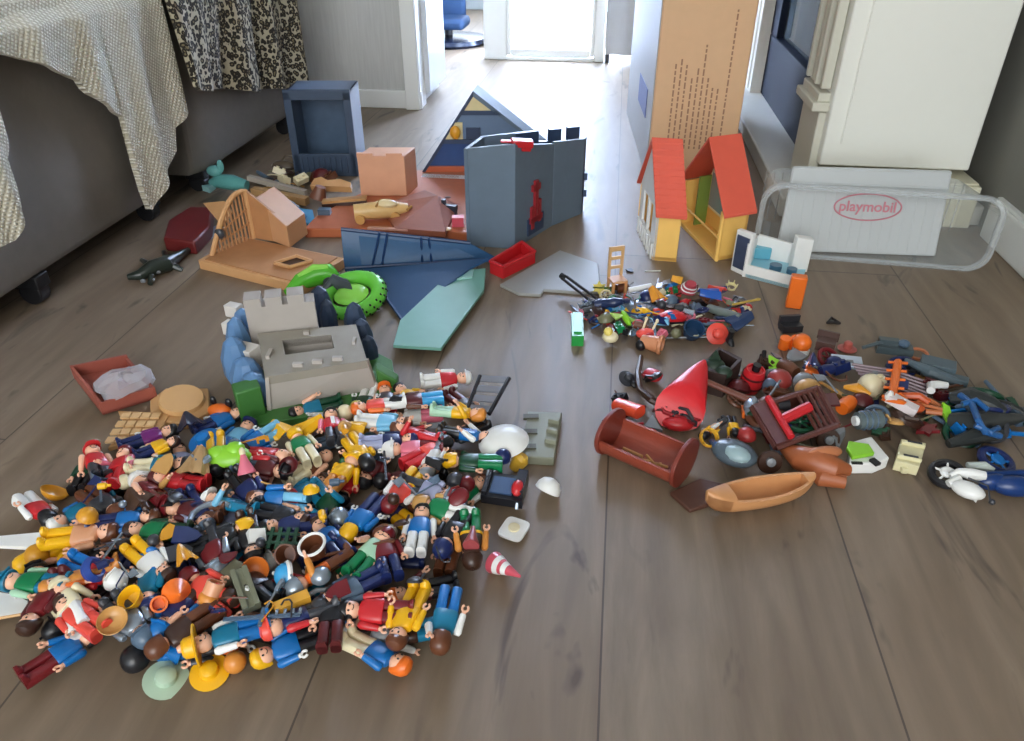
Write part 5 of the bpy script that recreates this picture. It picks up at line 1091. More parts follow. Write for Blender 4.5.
I('toy_blossom','toy plant','pale yellow toy blossom at the far side of the middle pile',731,288,.002,[('p',b_crown(.009),(226,216,160))],(20,0,0),lm='pale blossom')
I('toy_bone','toy stick','thin brass coloured toy stick on dark parts',745,302,.024,[('p',b_rod(.05,.0022),(182,150,70))],(0,-5,22))
I('toy_cross','toy stick','thin white toy stick lying on bare floor',652,271,.001,[('p',b_rod(.03,.0012),'white')],(0,0,12))
I('toy_shovel','toy tool','small dark toy shovel head behind the middle pile',630,271,.001,[('p',b_shield(.007),'dark_grey')],(0,0,30))
random.seed(9)
GK = ['sword','rod','gun','shield','axe','hook','bottle','saddle','wheel','dome','ball','barrel','flag','crown','cape','star','block']
GF = dict(sword=(lambda: b_sword(.045),'toy_sword','toy sword'),rod=(lambda: b_rod(.06),'toy_spear','toy spear'),gun=(b_gun,'toy_rifle','toy rifle'),shield=(b_shield,'toy_shield','toy shield'),
  axe=(b_axe,'toy_axe','toy axe'),hook=(b_hook,'toy_crook','toy hook'),bottle=(b_bottle,'toy_bottle','toy bottle'),saddle=(b_saddle,'toy_saddle','toy saddle'),wheel=(b_wheel,'toy_cartwheel','toy wheel'),
  dome=(b_dome,'toy_helmet','toy helmet'),ball=(lambda: b_ball(.008),'toy_ball','toy ball'),barrel=(lambda: b_barrel(.009,.022),'toy_barrel','toy barrel'),flag=(b_flag,'toy_flag','toy flag'),
  crown=(b_crown,'toy_tiara','toy crown'),cape=(lambda: b_cape(.026,.028),'toy_cape','toy cape'),star=(b_star,'toy_collar','toy collar'),block=(b_block,'toy_block','toy block'))
def scatter(n, cx, cy, rx, ry, cols, zmax, seed, kinds=GK, smin=.9, smax=1.3, z0=0):
    random.seed(seed); k = 0
    while k < n:
        a = random.uniform(0,2*PI); r = math.sqrt(random.random()); x = cx+rx*r*math.cos(a); y = cy+ry*r*math.sin(a)
        kd = random.choice(kinds); c = random.choice(cols); f, nm, w = GF[kd]
        z = z0+.004+zmax*(1-r)*random.random()
        rot = (random.uniform(-40,40),random.uniform(-25,25),random.uniform(0,360))
        if kd in ('sword','rod','gun','axe','hook','flag','cape','shield','star'): rot = (random.uniform(-20,20),random.uniform(-8,8),random.uniform(0,360))
        if kd in ('bottle','barrel'): rot = (90,0,random.uniform(0,360)); z += .006
        I(nm, w, (W(c)+' ' if isinstance(c,str) else '')+w, x, y, z+.004, [(nm, f(), c)], rot, random.uniform(smin,smax), group='loose '+w+' pieces, '+{11:'middle pile',31:'right pile',32:'right pile',33:'right pile',34:'right pile',41:'back clutter',42:'back clutter',51:'figure heap'}[seed]); k += 1
scatter(150, 662, 311, 88, 28, ['navy','black','dark_grey','brown','silver','dark_brown','slate','navy','red','blue','light_blue','olive','dark_red','pink','cream','black','green','yellow','grey','coral'], .034, 11, smin=.65, smax=1.2)
# ------------------------------------------------------------------ right hand pile, big pieces
t = thing('toy_cradle', 'reddish brown open half-round toy trough with round ends', 'toy trough', P(640,455))
a0, a1 = P(612,432,.030), P(682,462,.030); ax_ = (a1-a0); Lc = ax_.length*1.02; axn = ax_.normalized(); sd_ = Vector((-axn.y,axn.x,0)); cb_ = mat('toy_red_brown', (146,66,48), .35, var=.08)
def arcring(p, r, th=0):
    out = []
    for k in range(13):
        a = PI + PI*k/12; out.append(p + sd_*(r*math.cos(a)) + Vector((0,0,.030+ r*math.sin(a)*.95 - .03+ .004)))
    return out
r_ = .034; b = MB(); base_ = [Vector((p.x,p.y,.034)) for p in (a0,a1)]
def half(p, r): return [p + sd_*(r*math.cos(PI+PI*k/14)) + Vector((0,0,r*math.sin(PI+PI*k/14))) for k in range(15)]
ro = [half(p,r_)+half(p,r_-.004)[::-1] for p in base_]; b.rings(ro); b.build('trough', cb_, t, world=True, smooth=50)
for p, sg_ in ((base_[0],-1),(base_[1],1)):
    b = MB(); pts = [p+sd_*((r_+.003)*math.cos(2*PI*k/28))+Vector((0,0,(r_+.003)*math.sin(2*PI*k/28)*(1.0 if k > 14 else .75))) for k in range(28)]
    b.prism(pts, off=axn*.006*sg_); b.build('end_board', mat('toy_red_brown_dark', (124,52,40), .35, var=.08), t, world=True, bev=.001)
b = MB(); m_ = (base_[0]+base_[1])/2
for u, v, l, an in ((-.02,.004,.03,0),(-.005,-.004,.028,20),(.008,.004,.024,-30),(.016,-.002,.02,50),(.024,.003,.018,10)):
    c = m_+axn*u+sd_*v+Vector((0,0,-.026)); b.at((0,0,0)); d2 = axn*math.cos(math.radians(an))+sd_*math.sin(math.radians(an)); b.cyl(c-d2*l/2, c+d2*l/2, .0022, n=6)
b.build('bars', K('tan'), t, world=True)
# canoe
t = thing('toy_canoe', 'light orange brown toy canoe nearest the viewer', 'toy boat', P(757,500))
s0, s1 = P(703,508,.012), P(812,488,.012); d = (s1-s0); Lb = d.length; d.normalize(); w_ = Vector((-d.y,d.x,0)); b = MB(); ro = []; N_=20
def hullring(u, inner=0):
    e = math.sin(PI*min(1,max(0,u)))**.55 if 0 < u < 1 else .05
    hw = (.022*min(1,e)) - inner*.004; hw = max(hw,.001); zt = .028 + .008*(abs(u-.5)*2)**3; c = s0+d*(u*Lb); c = Vector((c.x,c.y,0))
    zb = .001 + inner*.004 + .026*(abs(u-.5)*2)**7
    return [c + w_*(hw*math.cos(a)) + Vector((0,0, zt + (zt-zb)*math.sin(a))) for a in [PI+PI*k/12 for k in range(13)]]
us_ = [.012]+[k/N_ for k in range(1,N_)]+[.988]
om = mat('toy_canoe_orange', (204,146,96), .35, var=.05)
R1 = [hullring(u)+hullring(min(.95,max(.05,u)),1)[::-1] for u in us_]; b.rings(R1); 
b.build('hull', om, t, world=True, smooth=60)
b = MB(); rr_ = [hullring(u) for u in (.012,.05,.10,.15,.2,.24)]; b.rings([r+[r[0]*.25+r[-1]*.75+Vector((0,0,.004)), r[0]*.75+r[-1]*.25+Vector((0,0,.004))] for r in rr_]); b.build('bow_deck', om, t, world=True, smooth=60)
b = MB(); rr_ = [hullring(u) for u in (.90,.94,.988)]; b.rings([r+[r[0]*.25+r[-1]*.75+Vector((0,0,.002)), r[0]*.75+r[-1]*.25+Vector((0,0,.002))] for r in rr_]); b.build('stern_deck', om, t, world=True, smooth=60)
px_prism('toy_board', 'dark brown toy plank lying under the canoe', 'toy board', [(670,492),(700,478),(735,486),(722,500),(690,510)], 0, .006, mat('toy_plank_brown', (84,52,40), .5))
# red sail cone
t = thing('toy_tent', 'bright red pointed toy tent left of the wagons', 'toy tent', P(682,402))
ap = P(703,366,.05); bs = [P(664,408,.012),P(676,416,.006),P(700,418,.004),P(709,408,.02),P(705,386,.05)]
cen = (bs[0]+bs[2])/2; n = 16; rd2 = mat('toy_bright_red', (214,36,44), .4, var=.05, bump=.2); rs = []
for k in range(8):
    u = k/7; r = .004+.034*u**.8; c = P(704-24*u,362+47*u,.055-.030*u); ring = []
    for i in range(n): a = 2*PI*i/n; ring.append(c + Vector((math.cos(a)*r*.95, math.sin(a)*r*.5, math.sin(a)*r*.8*1.0)))
    rs.append([Vector((v.x,v.y,max(.001,v.z))) for v in ring])
b = MB().rings(rs); b.build('cone', rd2, t, world=True, smooth=60)
b = MB(); b.tube([P(658,400,.03),P(664,412,.02),P(680,418,.016),P(700,420,.012)],.0035,8); b.build('hem', mat('toy_hem_red', (150,30,38), .4), t, world=True)
b = MB(); c = P(678,424,.010); b.ell(c,(.022,.012,.010)); o = b.build('toy_bowl', K('red'), world=True); tag(o, 'rounded red toy piece under the hem of the red tent', 'toy part')
b = MB(); b.tube([P(641,357,.016),P(638,375,.02),P(640,390,.022),P(652,400,.024),P(662,405,.02)],[.004,.0055,.005,.006,.004],8); o = b.build('toy_saddle_strap', K('dark_brown'), world=True); tag(o, 'curved dark brown toy strap left of the red tent', 'toy strap')
I('toy_hat','toy hat','dark knobbed toy hat left of the brown strap',627,379,.006,[('h',b_hat(.014,.010),'dark_grey'),('knob',MB().ell((.012,-.010,.006),(.008,.006,.005),8,5),'black')],(20,20,0),lm='dark knobbed hat')
I('toy_cushion','toy part','orange red toy cushion with pale streak',628,408,.020,[('a',MB().loft([(-.022,.011,.008,3),(.022,.012,.009,3)],14),(226,80,50)),('streak',MB().cyl((.004,-.008,-.02),(.006,-.009,.010),.0025,n=6),(250,190,170))],(80,0,50),lm='orange cushion')
I('toy_part','toy part','small grey toy wedge behind the brown trough',652,425,.014,[('a',MB().prism([(-.012,-.008),(.014,-.012),(.0,.014)],0,.006),'grey')],(15,0,0),lm='grey wedge')
# dark cart body with green contents
t = thing('toy_cart', 'dark toy cart holding dark green parts beside the red tent', 'toy cart', P(718,382))
b = MB(); q = [P(702,392),P(722,398),P(738,380),P(715,368)]; openbox(b, q, .040); b.build('body', mat('toy_umber', (58,42,38), .5), t, world=True)
b = MB(); c = P(714,366,.035); b.ell(c,(.018,.016,.012),10,6).ell(c+Vector((.012,-.02,.002)),(.014,.012,.010),10,6).prism([c+Vector((-.012,0,.006)),c+Vector((.012,0,.006)),c+Vector((0,.0,.028))], off=(0,.004,0)); b.build('load', mat('toy_forest', (34,54,40), .5), t, world=True)
I('toy_pole','toy stick','long brown toy pole across the right pile',740,396,.034,[('p',MB().cyl((-.075,0,0),(.075,0,0),.0045,.0055,10),(110,64,50))],(0,8,-24),lm='long brown pole')
I('toy_barrel','toy barrel','red toy barrel with black stopper',748,390,.0,[('cask',b_barrel(.0165,.040),'red'),('stopper',MB().cyl((0,0,.038),(0,0,.048),.006,n=12),'black'),('hoop',MB().lathe([(.0168,.010),(.0172,.011),(.0172,.013),(.0168,.014)],22,False).lathe([(.0168,.027),(.0172,.028),(.0172,.030),(.0168,.031)],22,False),'maroon')],(6,6,0),1.05,lm='red barrel')
# wagon
t = thing('toy_wagon', 'brown barred toy wagon chassis with red beam, lying on its side', 'toy wagon', P(792,425))
wb = mat('toy_wagon_brown', (88,46,38), .45, var=.08); z0 = .035
c0, c1, c2, c3 = P(752,408,z0), P(776,448,z0-.01), P(838,425,z0+.01), P(818,388,z0+.02)
b = MB()
for p_, q_ in ((c0,c3),(c1,c2),(c0,c1),(c3,c2)): b.tube([p_,q_],.0045,6)
for u in (.1,.2): b.tube([c0.lerp(c3,u),c1.lerp(c2,u)],.005,6)
for u in (.68,.76,.84,.92): b.tube([c0.lerp(c3,u),c1.lerp(c2,u)],.0028,6)
b.build('frame', wb, t, world=True)
b = MB(); b.hexa([c0,c1,c1.lerp(c2,.2),c0.lerp(c3,.2)],[p+Vector((0,0,.006)) for p in (c0,c1,c1.lerp(c2,.2),c0.lerp(c3,.2))]).hexa([c0.lerp(c3,.02)+Vector((0,.0,.0)),c0.lerp(c3,.02)+Vector((0,.0,-.02)),c3+Vector((0,0,-.03)),c3],[p+Vector((0,.005,0)) for p in (c0.lerp(c3,.02),c0.lerp(c3,.02)+Vector((0,.0,-.02)),c3+Vector((0,0,-.03)),c3)]); b.build('platform', wb, t, world=True)
b = MB(); m0, m1 = c0.lerp(c1,.55).lerp(c3.lerp(c2,.55),.2), c0.lerp(c1,.45).lerp(c3.lerp(c2,.45),.72); b.tube([m0+Vector((0,0,.006)),m1+Vector((0,0,.006))],.0075,8).tube([c0.lerp(c3,.22)+Vector((0,0,.01)),c1.lerp(c2,.22)+Vector((0,0,.01))],.005,8); b.build('beam', K('red'), t, world=True)
for x, y, z in ((770,462,.018),(828,440,.018)):
    c = P(x,y,z); b = MB().at(c,(70,10,0)); b.lathe([(.0,-.003),(.015,-.003),(.0165,0),(.015,.003),(.0,.003)],22); w_o = b.build('wheel', K('dark_brown'), t, world=True)
    b = MB().at(c+Vector((0,-.004,.003)),(70,10,0)); b.lathe([(.0,-.003),(.006,-.002),(.006,.003),(.0,.004)],14); h_o = b.build('hub', K('grey'), None, world=True); h_o.parent = w_o; h_o.location = Vector((0,0,0)) + (Vector(h_o.location) - (Vector(t.location) + Vector((0,0,0)))) if False else h_o.location - t.location
# orange brown horse/boat
t = thing('toy_boat', 'orange brown carved toy boat hull under the brown wagon', 'toy boat', P(812,462))
b = MB(); b.tube([P(783,448,.014),P(800,458,.02),P(815,462,.022),P(832,468,.02),P(848,470,.014)],[.006,.017,.020,.017,.008],12).tube([P(800,462,.012),P(822,478,.012),P(845,482,.012)],[.006,.012,.009],10); b.build('hull', mat('toy_saddle_orange', (162,90,52), .4, var=.1), t, world=True)
b = MB(); b.ell(P(824,453,.034),(.026,.010,.009),12,6,(0,0,18)); b.build('ridge', mat('toy_saddle_light', (186,116,76), .4), t, world=True)
# white-green vehicle
t = thing('toy_vehicle', 'white and lime green toy vehicle front left of the cream block', 'toy car', P(864,462))
b = MB(); q = [P(846,474),P(872,474),P(886,468),P(868,446),P(848,452)]; b.prism([up(p,.0) for p in q], off=(0,0,.018)); b.build('body', K('white'), t, world=True, bev=.002)
b = MB(); b.prism([up(P(x,y,.021),.019) for x, y in ((846,450),(848,443),(868,446),(874,455),(852,459))], off=(0,0,.006)); b.build('hood', K('lime'), t, world=True, bev=.001)
b = MB(); p = P(875,462,.022); b.box(p,(.008,.012,.004),30); b.build('slot', K('black'), t, world=True); MB().box(P(857,463,.0185),(.014,.004,.002),5).build('slot', K('black'), t, world=True)
t = thing('toy_block', 'cream toy engine block lying right of the white and green vehicle', 'toy block', P(907,462))
b = MB(); q = [P(892,470),P(916,476),P(923,452),P(898,448)]; b.prism([up(p,0) for p in q], off=(0,0,.016)); 
for u in (.2,.8): b.box(q[0].lerp(q[3],u).lerp(q[1].lerp(q[2],u),.5)+Vector((0,0,.018)),(.030,.007,.006),-12)
b.box(q[0]+Vector((.012,-.004,.006)),(.008,.010,.008)); b.build('body', mat('toy_cream', (218,210,168), .4, var=.03), t, world=True, bev=.0012)
for u in (.2,.8): MB().box(q[0].lerp(q[3],u).lerp(q[1].lerp(q[2],u),.55)+Vector((0,0,.0215)),(.018,.003,.001),-12).build('slot', K('dark_grey'), t, world=True)
# motorcycle lying at the right edge
t = thing('toy_motorcycle', 'white and blue toy motorcycle lying on its side at the right edge', 'toy motorcycle', P(980,480))
def wheelw(x, y, z, R, m1, m2, rot):
    c = P(x,y,z); b = MB().at(c,rot); b.tube([(R*math.cos(2*PI*k/24),R*math.sin(2*PI*k/24),0) for k in range(24)],R*.30,8,True); b.build('wheel', K(m1), t, world=True)
    b = MB().at(c,rot); b.lathe([(.001,.002),(R*.45,.002),(R*.5,.0045),(R*.38,.0065),(.001,.0065)],18); 
    for k in range(5): b.cyl((0,0,.003),(R*.85*math.cos(2*PI*k/5),R*.85*math.sin(2*PI*k/5),.003),.0015,n=6)
    b.build('hub', K(m2), t, world=True)
wheelw(947,474,.012,.018,'black','white',(14,-12,0)); wheelw(996,461,.014,.019,'navy','blue',(10,10,0))
b = MB(); b.tube([P(950,476,.018),P(958,472,.022),P(970,474,.024),P(985,476,.024)],[.004,.005,.008,.006],10).tube([P(948,484,.014),P(960,478,.02)],.005,8).ell(P(968,490,.016),(.020,.013,.010),12,7,(0,0,-30)).prism([P(965,492,.012),P(976,503,.006),P(979,497,.008),P(972,486,.014)], off=(0,0,.006)); b.build('fairing', K('white'), t, world=True)
b = MB(); b.ell(P(994,482,.016),(.020,.010,.012),12,7,(0,0,10)).ell(P(1014,486,.016),(.028,.014,.014),12,7).tube([P(985,476,.02),P(1024,474,.022)],.006,8); b.build('tank', mat('toy_bike_blue', (24,56,112), .3), t, world=True)
b = MB().tube([P(968,478,.03),P(988,486,.03),P(990,500,.02)],.0012,6).ell(P(992,502,.012),(.004,.004,.004),8,5); b.build('handlebar', K('dark_grey'), t, world=True)
b = MB().tube([P(967,465,.02),P(985,466,.02),P(994,470,.018)],[.004,.006,.003],8); b.build('mudguard', mat('toy_pale_mint', (196,206,198), .35), t, world=True)
# dark vehicle heap at right
t = thing('toy_motorbike', 'dark grey toy trike with bright blue frame at the right of the pile', 'toy motorcycle', P(975,430))
b = MB(); b.tube([P(950,398,.03),P(968,396,.04),P(990,404,.035),P(1005,412,.03)],[.008,.014,.012,.006],10).tube([P(950,420,.02),P(975,424,.03),P(1000,420,.02),P(1022,418,.012)],[.010,.018,.012,.006],10).tube([P(948,444,.012),P(975,436,.02),P(1000,434,.016)],[.006,.012,.008],10).tube([P(985,400,.02),P(1010,406,.016),P(1024,414,.008)],.006,8); b.build('body', mat('toy_charcoal', (48,52,52), .4, var=.15), t, world=True)
b = MB(); b.tube([P(960,395,.05),P(972,404,.052),P(978,420,.05),P(985,432,.04),P(1000,436,.03)],.0045,8).tube([P(962,404,.05),P(976,400,.055),P(988,410,.05)],.004,8).tube([P(975,425,.045),P(990,432,.04),P(998,428,.03)],.004,8); b.build('frame', mat('toy_frame_blue', (38,92,150), .35), t, world=True)
I('toy_spout','toy part','white bent toy spout',936,387,.030,[('s',MB().tube([(-.010,-.012,0),(-.006,.004,0),(.004,.008,0),(.018,.008,0)],[.006,.0065,.006,.005],10),'white')],(0,0,-4),lm='white bent spout')
# rail bars with orange clip
t = thing('toy_roof_rack', 'purple grey toy barred panel held by an orange clip', 'toy panel', P(895,372))
b = MB()
for k in range(6):
    a_ = P(852+2*k,364+3.0*k,.030-.002*k); c_ = P(930-4*k*.2,383+3.4*k,.022); b.tube([a_,a_.lerp(c_,.5)+Vector((0,0,.006)),c_],.0021,6)
b.build('bars', mat('toy_mauve_grey', (132,110,118), .4), t, world=True)
b = MB(); a_, c_ = P(898,362,.045), P(892,398,.040); dd2 = (c_-a_); b.tube([a_,c_],.0062,8)
for k in range(5): p = a_+dd2*(k/4.2+.02); b.cyl(p-Vector((.014,0,0)),p+Vector((.014,0,0)),.0022,n=6)
b.build('clip', K('orange'), t, world=True)
t = thing('toy_rifle_rack', 'blue grey toy ship piece behind the barred panel', 'toy part', P(925,372))
b = MB(); b.tube([P(905,360,.02),P(930,372,.02),P(962,384,.012)],[.004,.010,.006],8).box(P(938,365,.02),(.05,.03,.012),-20).box(P(950,378,.014),(.05,.018,.010),-24); b.build('body', mat('toy_sea_slate', (88,104,112), .45, var=.12), t, world=True, bev=.001)
I('toy_gun_mount','toy part','slate grey toy gun mount at the back of the right pile',893,352,.012,[('a',MB().box((0,0,.006),(.055,.022,.012)).box((-.010,.004,.016),(.03,.012,.010)).cyl((-.02,0,.016),(-.05,-.01,.006),.003,n=8),(74,86,90)),('knob',MB().ell((.012,0,.018),(.010,.008,.007),8,5),'slate')],(0,0,-8),lm='slate gun mount')
I('toy_ring','toy part','orange brown toy hoop at the back of the right pile',918,354,.010,[('a',MB().tube([(.015*math.cos(2*PI*k/18),.011*math.sin(2*PI*k/18),0) for k in range(18)],.0028,6,True).cyl((-.035,-.004,0),(-.014,-.004,.0),.003,n=6),(190,118,82))],(20,0,0),lm='orange hoop')
I('toy_book','toy panel','pale blue white rectangular toy panel',847,362,.018,[('a',MB().box((0,0,0),(.046,.028,.004)),(190,200,212)),('mark',MB().box((.004,0,.0022),(.010,.006,.001)),'grey')],(10,0,-4),lm='pale blue panel')
I('toy_washer','toy part','small triangular dark toy ring on bare floor',832,322,.001,[('a',MB().tube([(-.010,-.008,.003),(.010,-.008,.003),(.0,.010,.003)],.003,8,True),(44,40,40)),('pad',MB().prism([(-.007,-.006),(.007,-.006),(0,.007)],.0,.002),(104,110,108))],lm='triangular ring')
I('toy_lamp','toy part','round orange toy balls with white base',802,343,.018,[('ball',b_ball(.0155),'orange'),('base',MB().loft([(-.024,.012,.010,3),(-.010,.014,.012,3)],14),'white')],(-10,0,0),lm='orange ball lamp')
I('toy_lamp','toy barrel','two stubby bright orange toy drums',783,348,.0,[('drum',MB().cyl((0,0,0),(0,0,.022),.009,n=16),(240,110,30)),('drum',MB().cyl((.018,.002,0),(.018,.002,.022),.009,n=16),(240,110,30))],(10,0,0),lm='orange drums')
I('toy_stool','toy part','black toy seat behind the orange drums',790,330,.004,[('a',MB().box((0,0,.006),(.036,.020,.012)).box((0,.010,.014),(.036,.006,.020)),(44,44,48))],(0,0,14),lm='black seat')
I('toy_hat','toy hat','small red brown toy hat at the back of the right pile',847,349,.002,[('a',b_hat(.015,.012),(176,88,78))],lm='small red-brown hat')
I('toy_part','toy part','brown ridged toy box behind the pale blue panel',825,348,.008,[('a',MB().box((0,0,.008),(.030,.026,.016)).box((0,.012,.018),(.034,.004,.016)),(84,62,56))],(0,0,-20),lm='brown ridged box')
I('toy_sail','toy flag','lime green triangular toy flag with black mast',778,364,.022,[('sail',MB().prism([(-.014,.012),(.022,-.004),(-.012,-.016)],0,.002),'lime'),('mast',MB().cyl((-.020,.018,0),(-.020,-.022,0),.0032,n=8).cyl((-.024,.012,0),(-.026,-.018,0),.002,n=6),'black')],(35,0,-6),1.1,lm='lime triangular flag')
I('toy_dome','toy part','dull red toy dome lump',779,382,.022,[('a',b_dome(.018),(150,56,52)),('b',MB().ell((-.006,-.016,-.006),(.020,.012,.009),12,6),(116,74,62))],lm='dull red dome')
I('toy_fruit','toy part','small yellow orange curved toy horn',856,390,.026,[('a',MB().tube([(-.016,.006,0),(0,0,.004),(.018,-.010,0)],[.003,.008,.003],10),(222,152,48))],lm='yellow toy horn')
I('toy_scroll','toy part','white pink toy scroll near the orange clip',902,404,.036,[('a',MB().box((0,0,0),(.042,.016,.012)),(226,214,214)),('end',MB().ell((-.020,0,.002),(.006,.009,.008),8,5),(240,236,230))],(0,14,-28),lm='white scroll')
I('toy_coil','toy part','grey ribbed toy drum with white end',868,420,.028,[('drum',MB().cyl((-.016,0,0),(.018,0,0),.0125,n=18),(92,104,106)),('rib',MB().tube([(-.008,.013*math.cos(2*PI*k/16),.013*math.sin(2*PI*k/16)) for k in range(16)],.0014,5,True).tube([(.0,.013*math.cos(2*PI*k/16),.013*math.sin(2*PI*k/16)) for k in range(16)],.0014,5,True).tube([(.008,.013*math.cos(2*PI*k/16),.013*math.sin(2*PI*k/16)) for k in range(16)],.0014,5,True),'slate'),('cap',MB().cyl((-.021,0,0),(-.016,0,0),.007,n=14),'white')],(0,0,14),lm='ribbed grey drum')
I('toy_fin','toy part','lime green toy fin upright',944,414,.022,[('a',MB().prism([(0,-.018),(.008,-.006),(.008,.010),(0,.018),(-.003,.0)],0,.005),'lime')],(20,0,0),lm='lime fin')
I('toy_nest','toy part','orange tan toy bracket cluster',932,408,.020,[('a',MB().tube([(-.02,.01,0),(0,.014,.004),(.016,.0,0),(.008,-.014,.002),(-.012,-.010,0)],.004,8).cyl((-.02,.01,0),(.01,-.012,.006),.003,n=6),(188,110,66))],lm='tan bracket')
I('toy_nest','toy part','orange red toy bracket near the orange clip',915,402,.026,[('a',MB().tube([(-.024,.010,0),(.006,.012,.004),(.02,.004,0)],.0055,8).ell((-.006,-.008,-.004),(.020,.012,.008),10,6),(200,90,46))],(0,0,-10))
g(705,434,735,414,z=.012,torso='amber',legs='dark_grey',arms='white',hc='black',roll=60,lm=None,sc=.7)
g(735,432,730,412,z=.014,torso='yellow',legs='black',arms='yellow',hc='black',roll=180,lm=None,sc=.55,arx=(-120,-120))
I('toy_tiara','toy crown','yellow toy crown above the grey seal',708,438,.022,[('a',b_crown(.010),(222,170,50)),('rim',MB().lathe([(.0105,.0),(.0115,.002),(.0105,.004)],16,False),'gold')],(40,20,0),1.2,lm='yellow crown')
I('toy_seal','toy animal','blue grey and pale toy saddle shell',733,459,.010,[('shell',MB().ell((0,0,.010),(.030,.022,.014),16,9),(84,98,108)),('plate',MB().ell((.006,-.008,.016),(.018,.013,.010),14,7),(152,176,180)),('strap',MB().tube([(-.034,.010,.006),(-.024,-.004,.014),(-.012,-.016,.010)],[.004,.005,.004],8),(60,90,130))],(0,0,-30),1.05,lm='blue grey shell')
I('toy_drum','toy ball','round dull red toy lid',746,437,.010,[('a',b_dome(.013),(166,50,48))],lm='dull red lid')
RC = ['dark_brown','brown','black','dark_grey','maroon','dark_red','slate','grey','brown','dark_brown','navy','olive','orange','tan','dark_green','silver']
scatter(60, 800, 400, 70, 46, RC, .05, 31, kinds=['wheel','saddle','gun','block','barrel','rod','shield','hook','cape','axe','bottle','dome'], smin=.9, smax=1.5)
scatter(34, 900, 400, 50, 36, RC+['cream','light_blue'], .035, 32, kinds=['wheel','saddle','gun','block','rod','hook','axe','bottle','dome','star'], smin=.9, smax=1.5)
scatter(18, 985, 418, 36, 24, ['black','dark_grey','navy','slate','blue','dark_green'], .03, 33, kinds=['wheel','gun','block','rod','hook','saddle'], smin=1.2, smax=2)
scatter(16, 655, 405, 45, 30, ['black','dark_grey','dark_red','red','maroon','brown'], .02, 34, kinds=['gun','block','hook','saddle','axe','rod'], smin=.9, smax=1.4)
# ------------------------------------------------------------------ clutter at the back left
I('toy_animal','toy animal','teal green toy creature by the far sofa foot',230,190,.010,[('body',MB().tube([(-.045,0,.012),(-.02,0,.018),(.01,0,.018),(.045,0,.014)],[.008,.016,.017,.011],12),(96,164,160)),('head',MB().ell((-.03,0,.040),(.018,.013,.012),12,7).ell((-.012,.0,.052),(.008,.006,.014),8,6),(112,180,176)),('foot',MB().prism([(-.055,-.02),(-.03,-.03),(-.035,.0)],0,.012),(150,200,200))],(0,0,-8),1.15,lm='teal creature')
b = MB(); b.prism([P(x,y,.03)-Vector((0,0,.03)) for x, y in [(163,238),(168,220),(190,206),(212,207),(210,226),(194,242)]], off=(0,0,.03)); o = b.build('toy_carriage', mat('toy_wine', (104,34,34), .35, var=.15), world=True, bev=.004); tag(o, 'dark wine red glossy toy carriage body near the far sofa foot', 'toy vehicle')
I('toy_step','toy board','light blue flat toy step in front of the wine carriage',178,241,.0,[('a',MB().box((0,0,.004),(.050,.014,.008)),(70,150,200))],(0,0,-6),lm='light blue step')
px_prism('toy_board', 'translucent grey blue toy sheet beside the stable', 'toy board', [(180,244),(212,238),(222,222),(214,226),(200,238)], .002, .003, mat('toy_ice_grey', (140,146,160), .3))
t = thing('toy_crocodile', 'dark green black toy crocodile on the floor in front of the near sofa', 'toy animal', P(160,266))
b = MB(); b.tube([P(128,277,.010),P(140,275,.012),P(152,268,.016),P(166,264,.016),P(178,256,.012),P(195,246,.008)],[.006,.011,.016,.017,.010,.004],12); cm_ = mat('toy_croc_green', (38,46,40), .3, bump=.4); b.build('body', cm_, t, world=True)
for x, y, x2, y2 in ((148,264,142,260),(152,276,150,284),(168,262,164,252),(174,266,182,270)): MB().tube([P(x,y,.014),P(x2,y2,.006)],[.007,.005],8).build('leg', cm_, t, world=True)
b = MB(); 
for x, y in ((143,281),(152,280),(158,272)): b.ell(P(x,y,.010),(.006,.004,.004),8,5)
b.build('teeth', K('grey'), t, world=True)
I('toy_block','toy block','bright sky blue toy cube beside the stable shed',303,220,.016,[('a',MB().box((0,0,0),(.042,.042,.030)),(70,152,196)),('knob',MB().cyl((-.004,-.004,.015),(-.004,-.004,.019),.006,n=12),(50,120,170))],(35,20,40),1.0,lm='sky blue cube')
I('toy_pipe','toy stick','long pale grey toy beam',277,185,.036,[('a',MB().box((0,0,0),(.16,.014,.012)),(170,162,150))],(0,8,-10),lm='pale beam')
I('toy_board','toy board','tan toy board under the pale beam',280,196,.020,[('a',MB().box((0,0,0),(.15,.02,.018)),(186,146,98))],(0,4,-10))
I('toy_rock','toy rock','dark olive toy rock',285,208,.016,[('a',MB().ell((0,0,0),(.032,.024,.020),9,6).ell((.02,.0,-.004),(.02,.018,.014),8,5),(66,64,52))],lm='dark olive rock')
I('toy_cat','toy part','dark patterned toy lump by the blue grey crate',283,166,.010,[('a',MB().ell((0,0,0),(.034,.02,.016),10,6).tube([(.0,.0,.016),(.012,0,.03),(.03,0,.03),(.036,0,.016)],.003,6),(96,84,70))],lm='patterned lump')
I('toy_roof','toy roof','tan jagged toy roof piece before the crate',332,188,.026,[('a',MB().prism([(-.045,-.016),(.055,-.010),(.05,.006),(.02,.016),(-.01,.008),(-.03,.018),(-.045,.010)],0,.016),(204,154,102))],(20,0,-6),1.05,lm='tan jagged roof')
I('toy_saddle_block','toy part','brown toy wedge before the crate',318,198,.020,[('a',MB().loft([(0,.022,.018,2.6),(.03,.012,.010,2.4)],12),(122,74,52))],(0,20,10))
I('toy_roof','toy board','tan and dark brown long toy plank',345,202,.026,[('top',MB().box((0,0,.006),(.105,.022,.006)),(182,138,86)),('side',MB().box((0,-.008,-.006),(.105,.012,.018)),(60,40,36))],(0,-4,10),lm='tan plank')
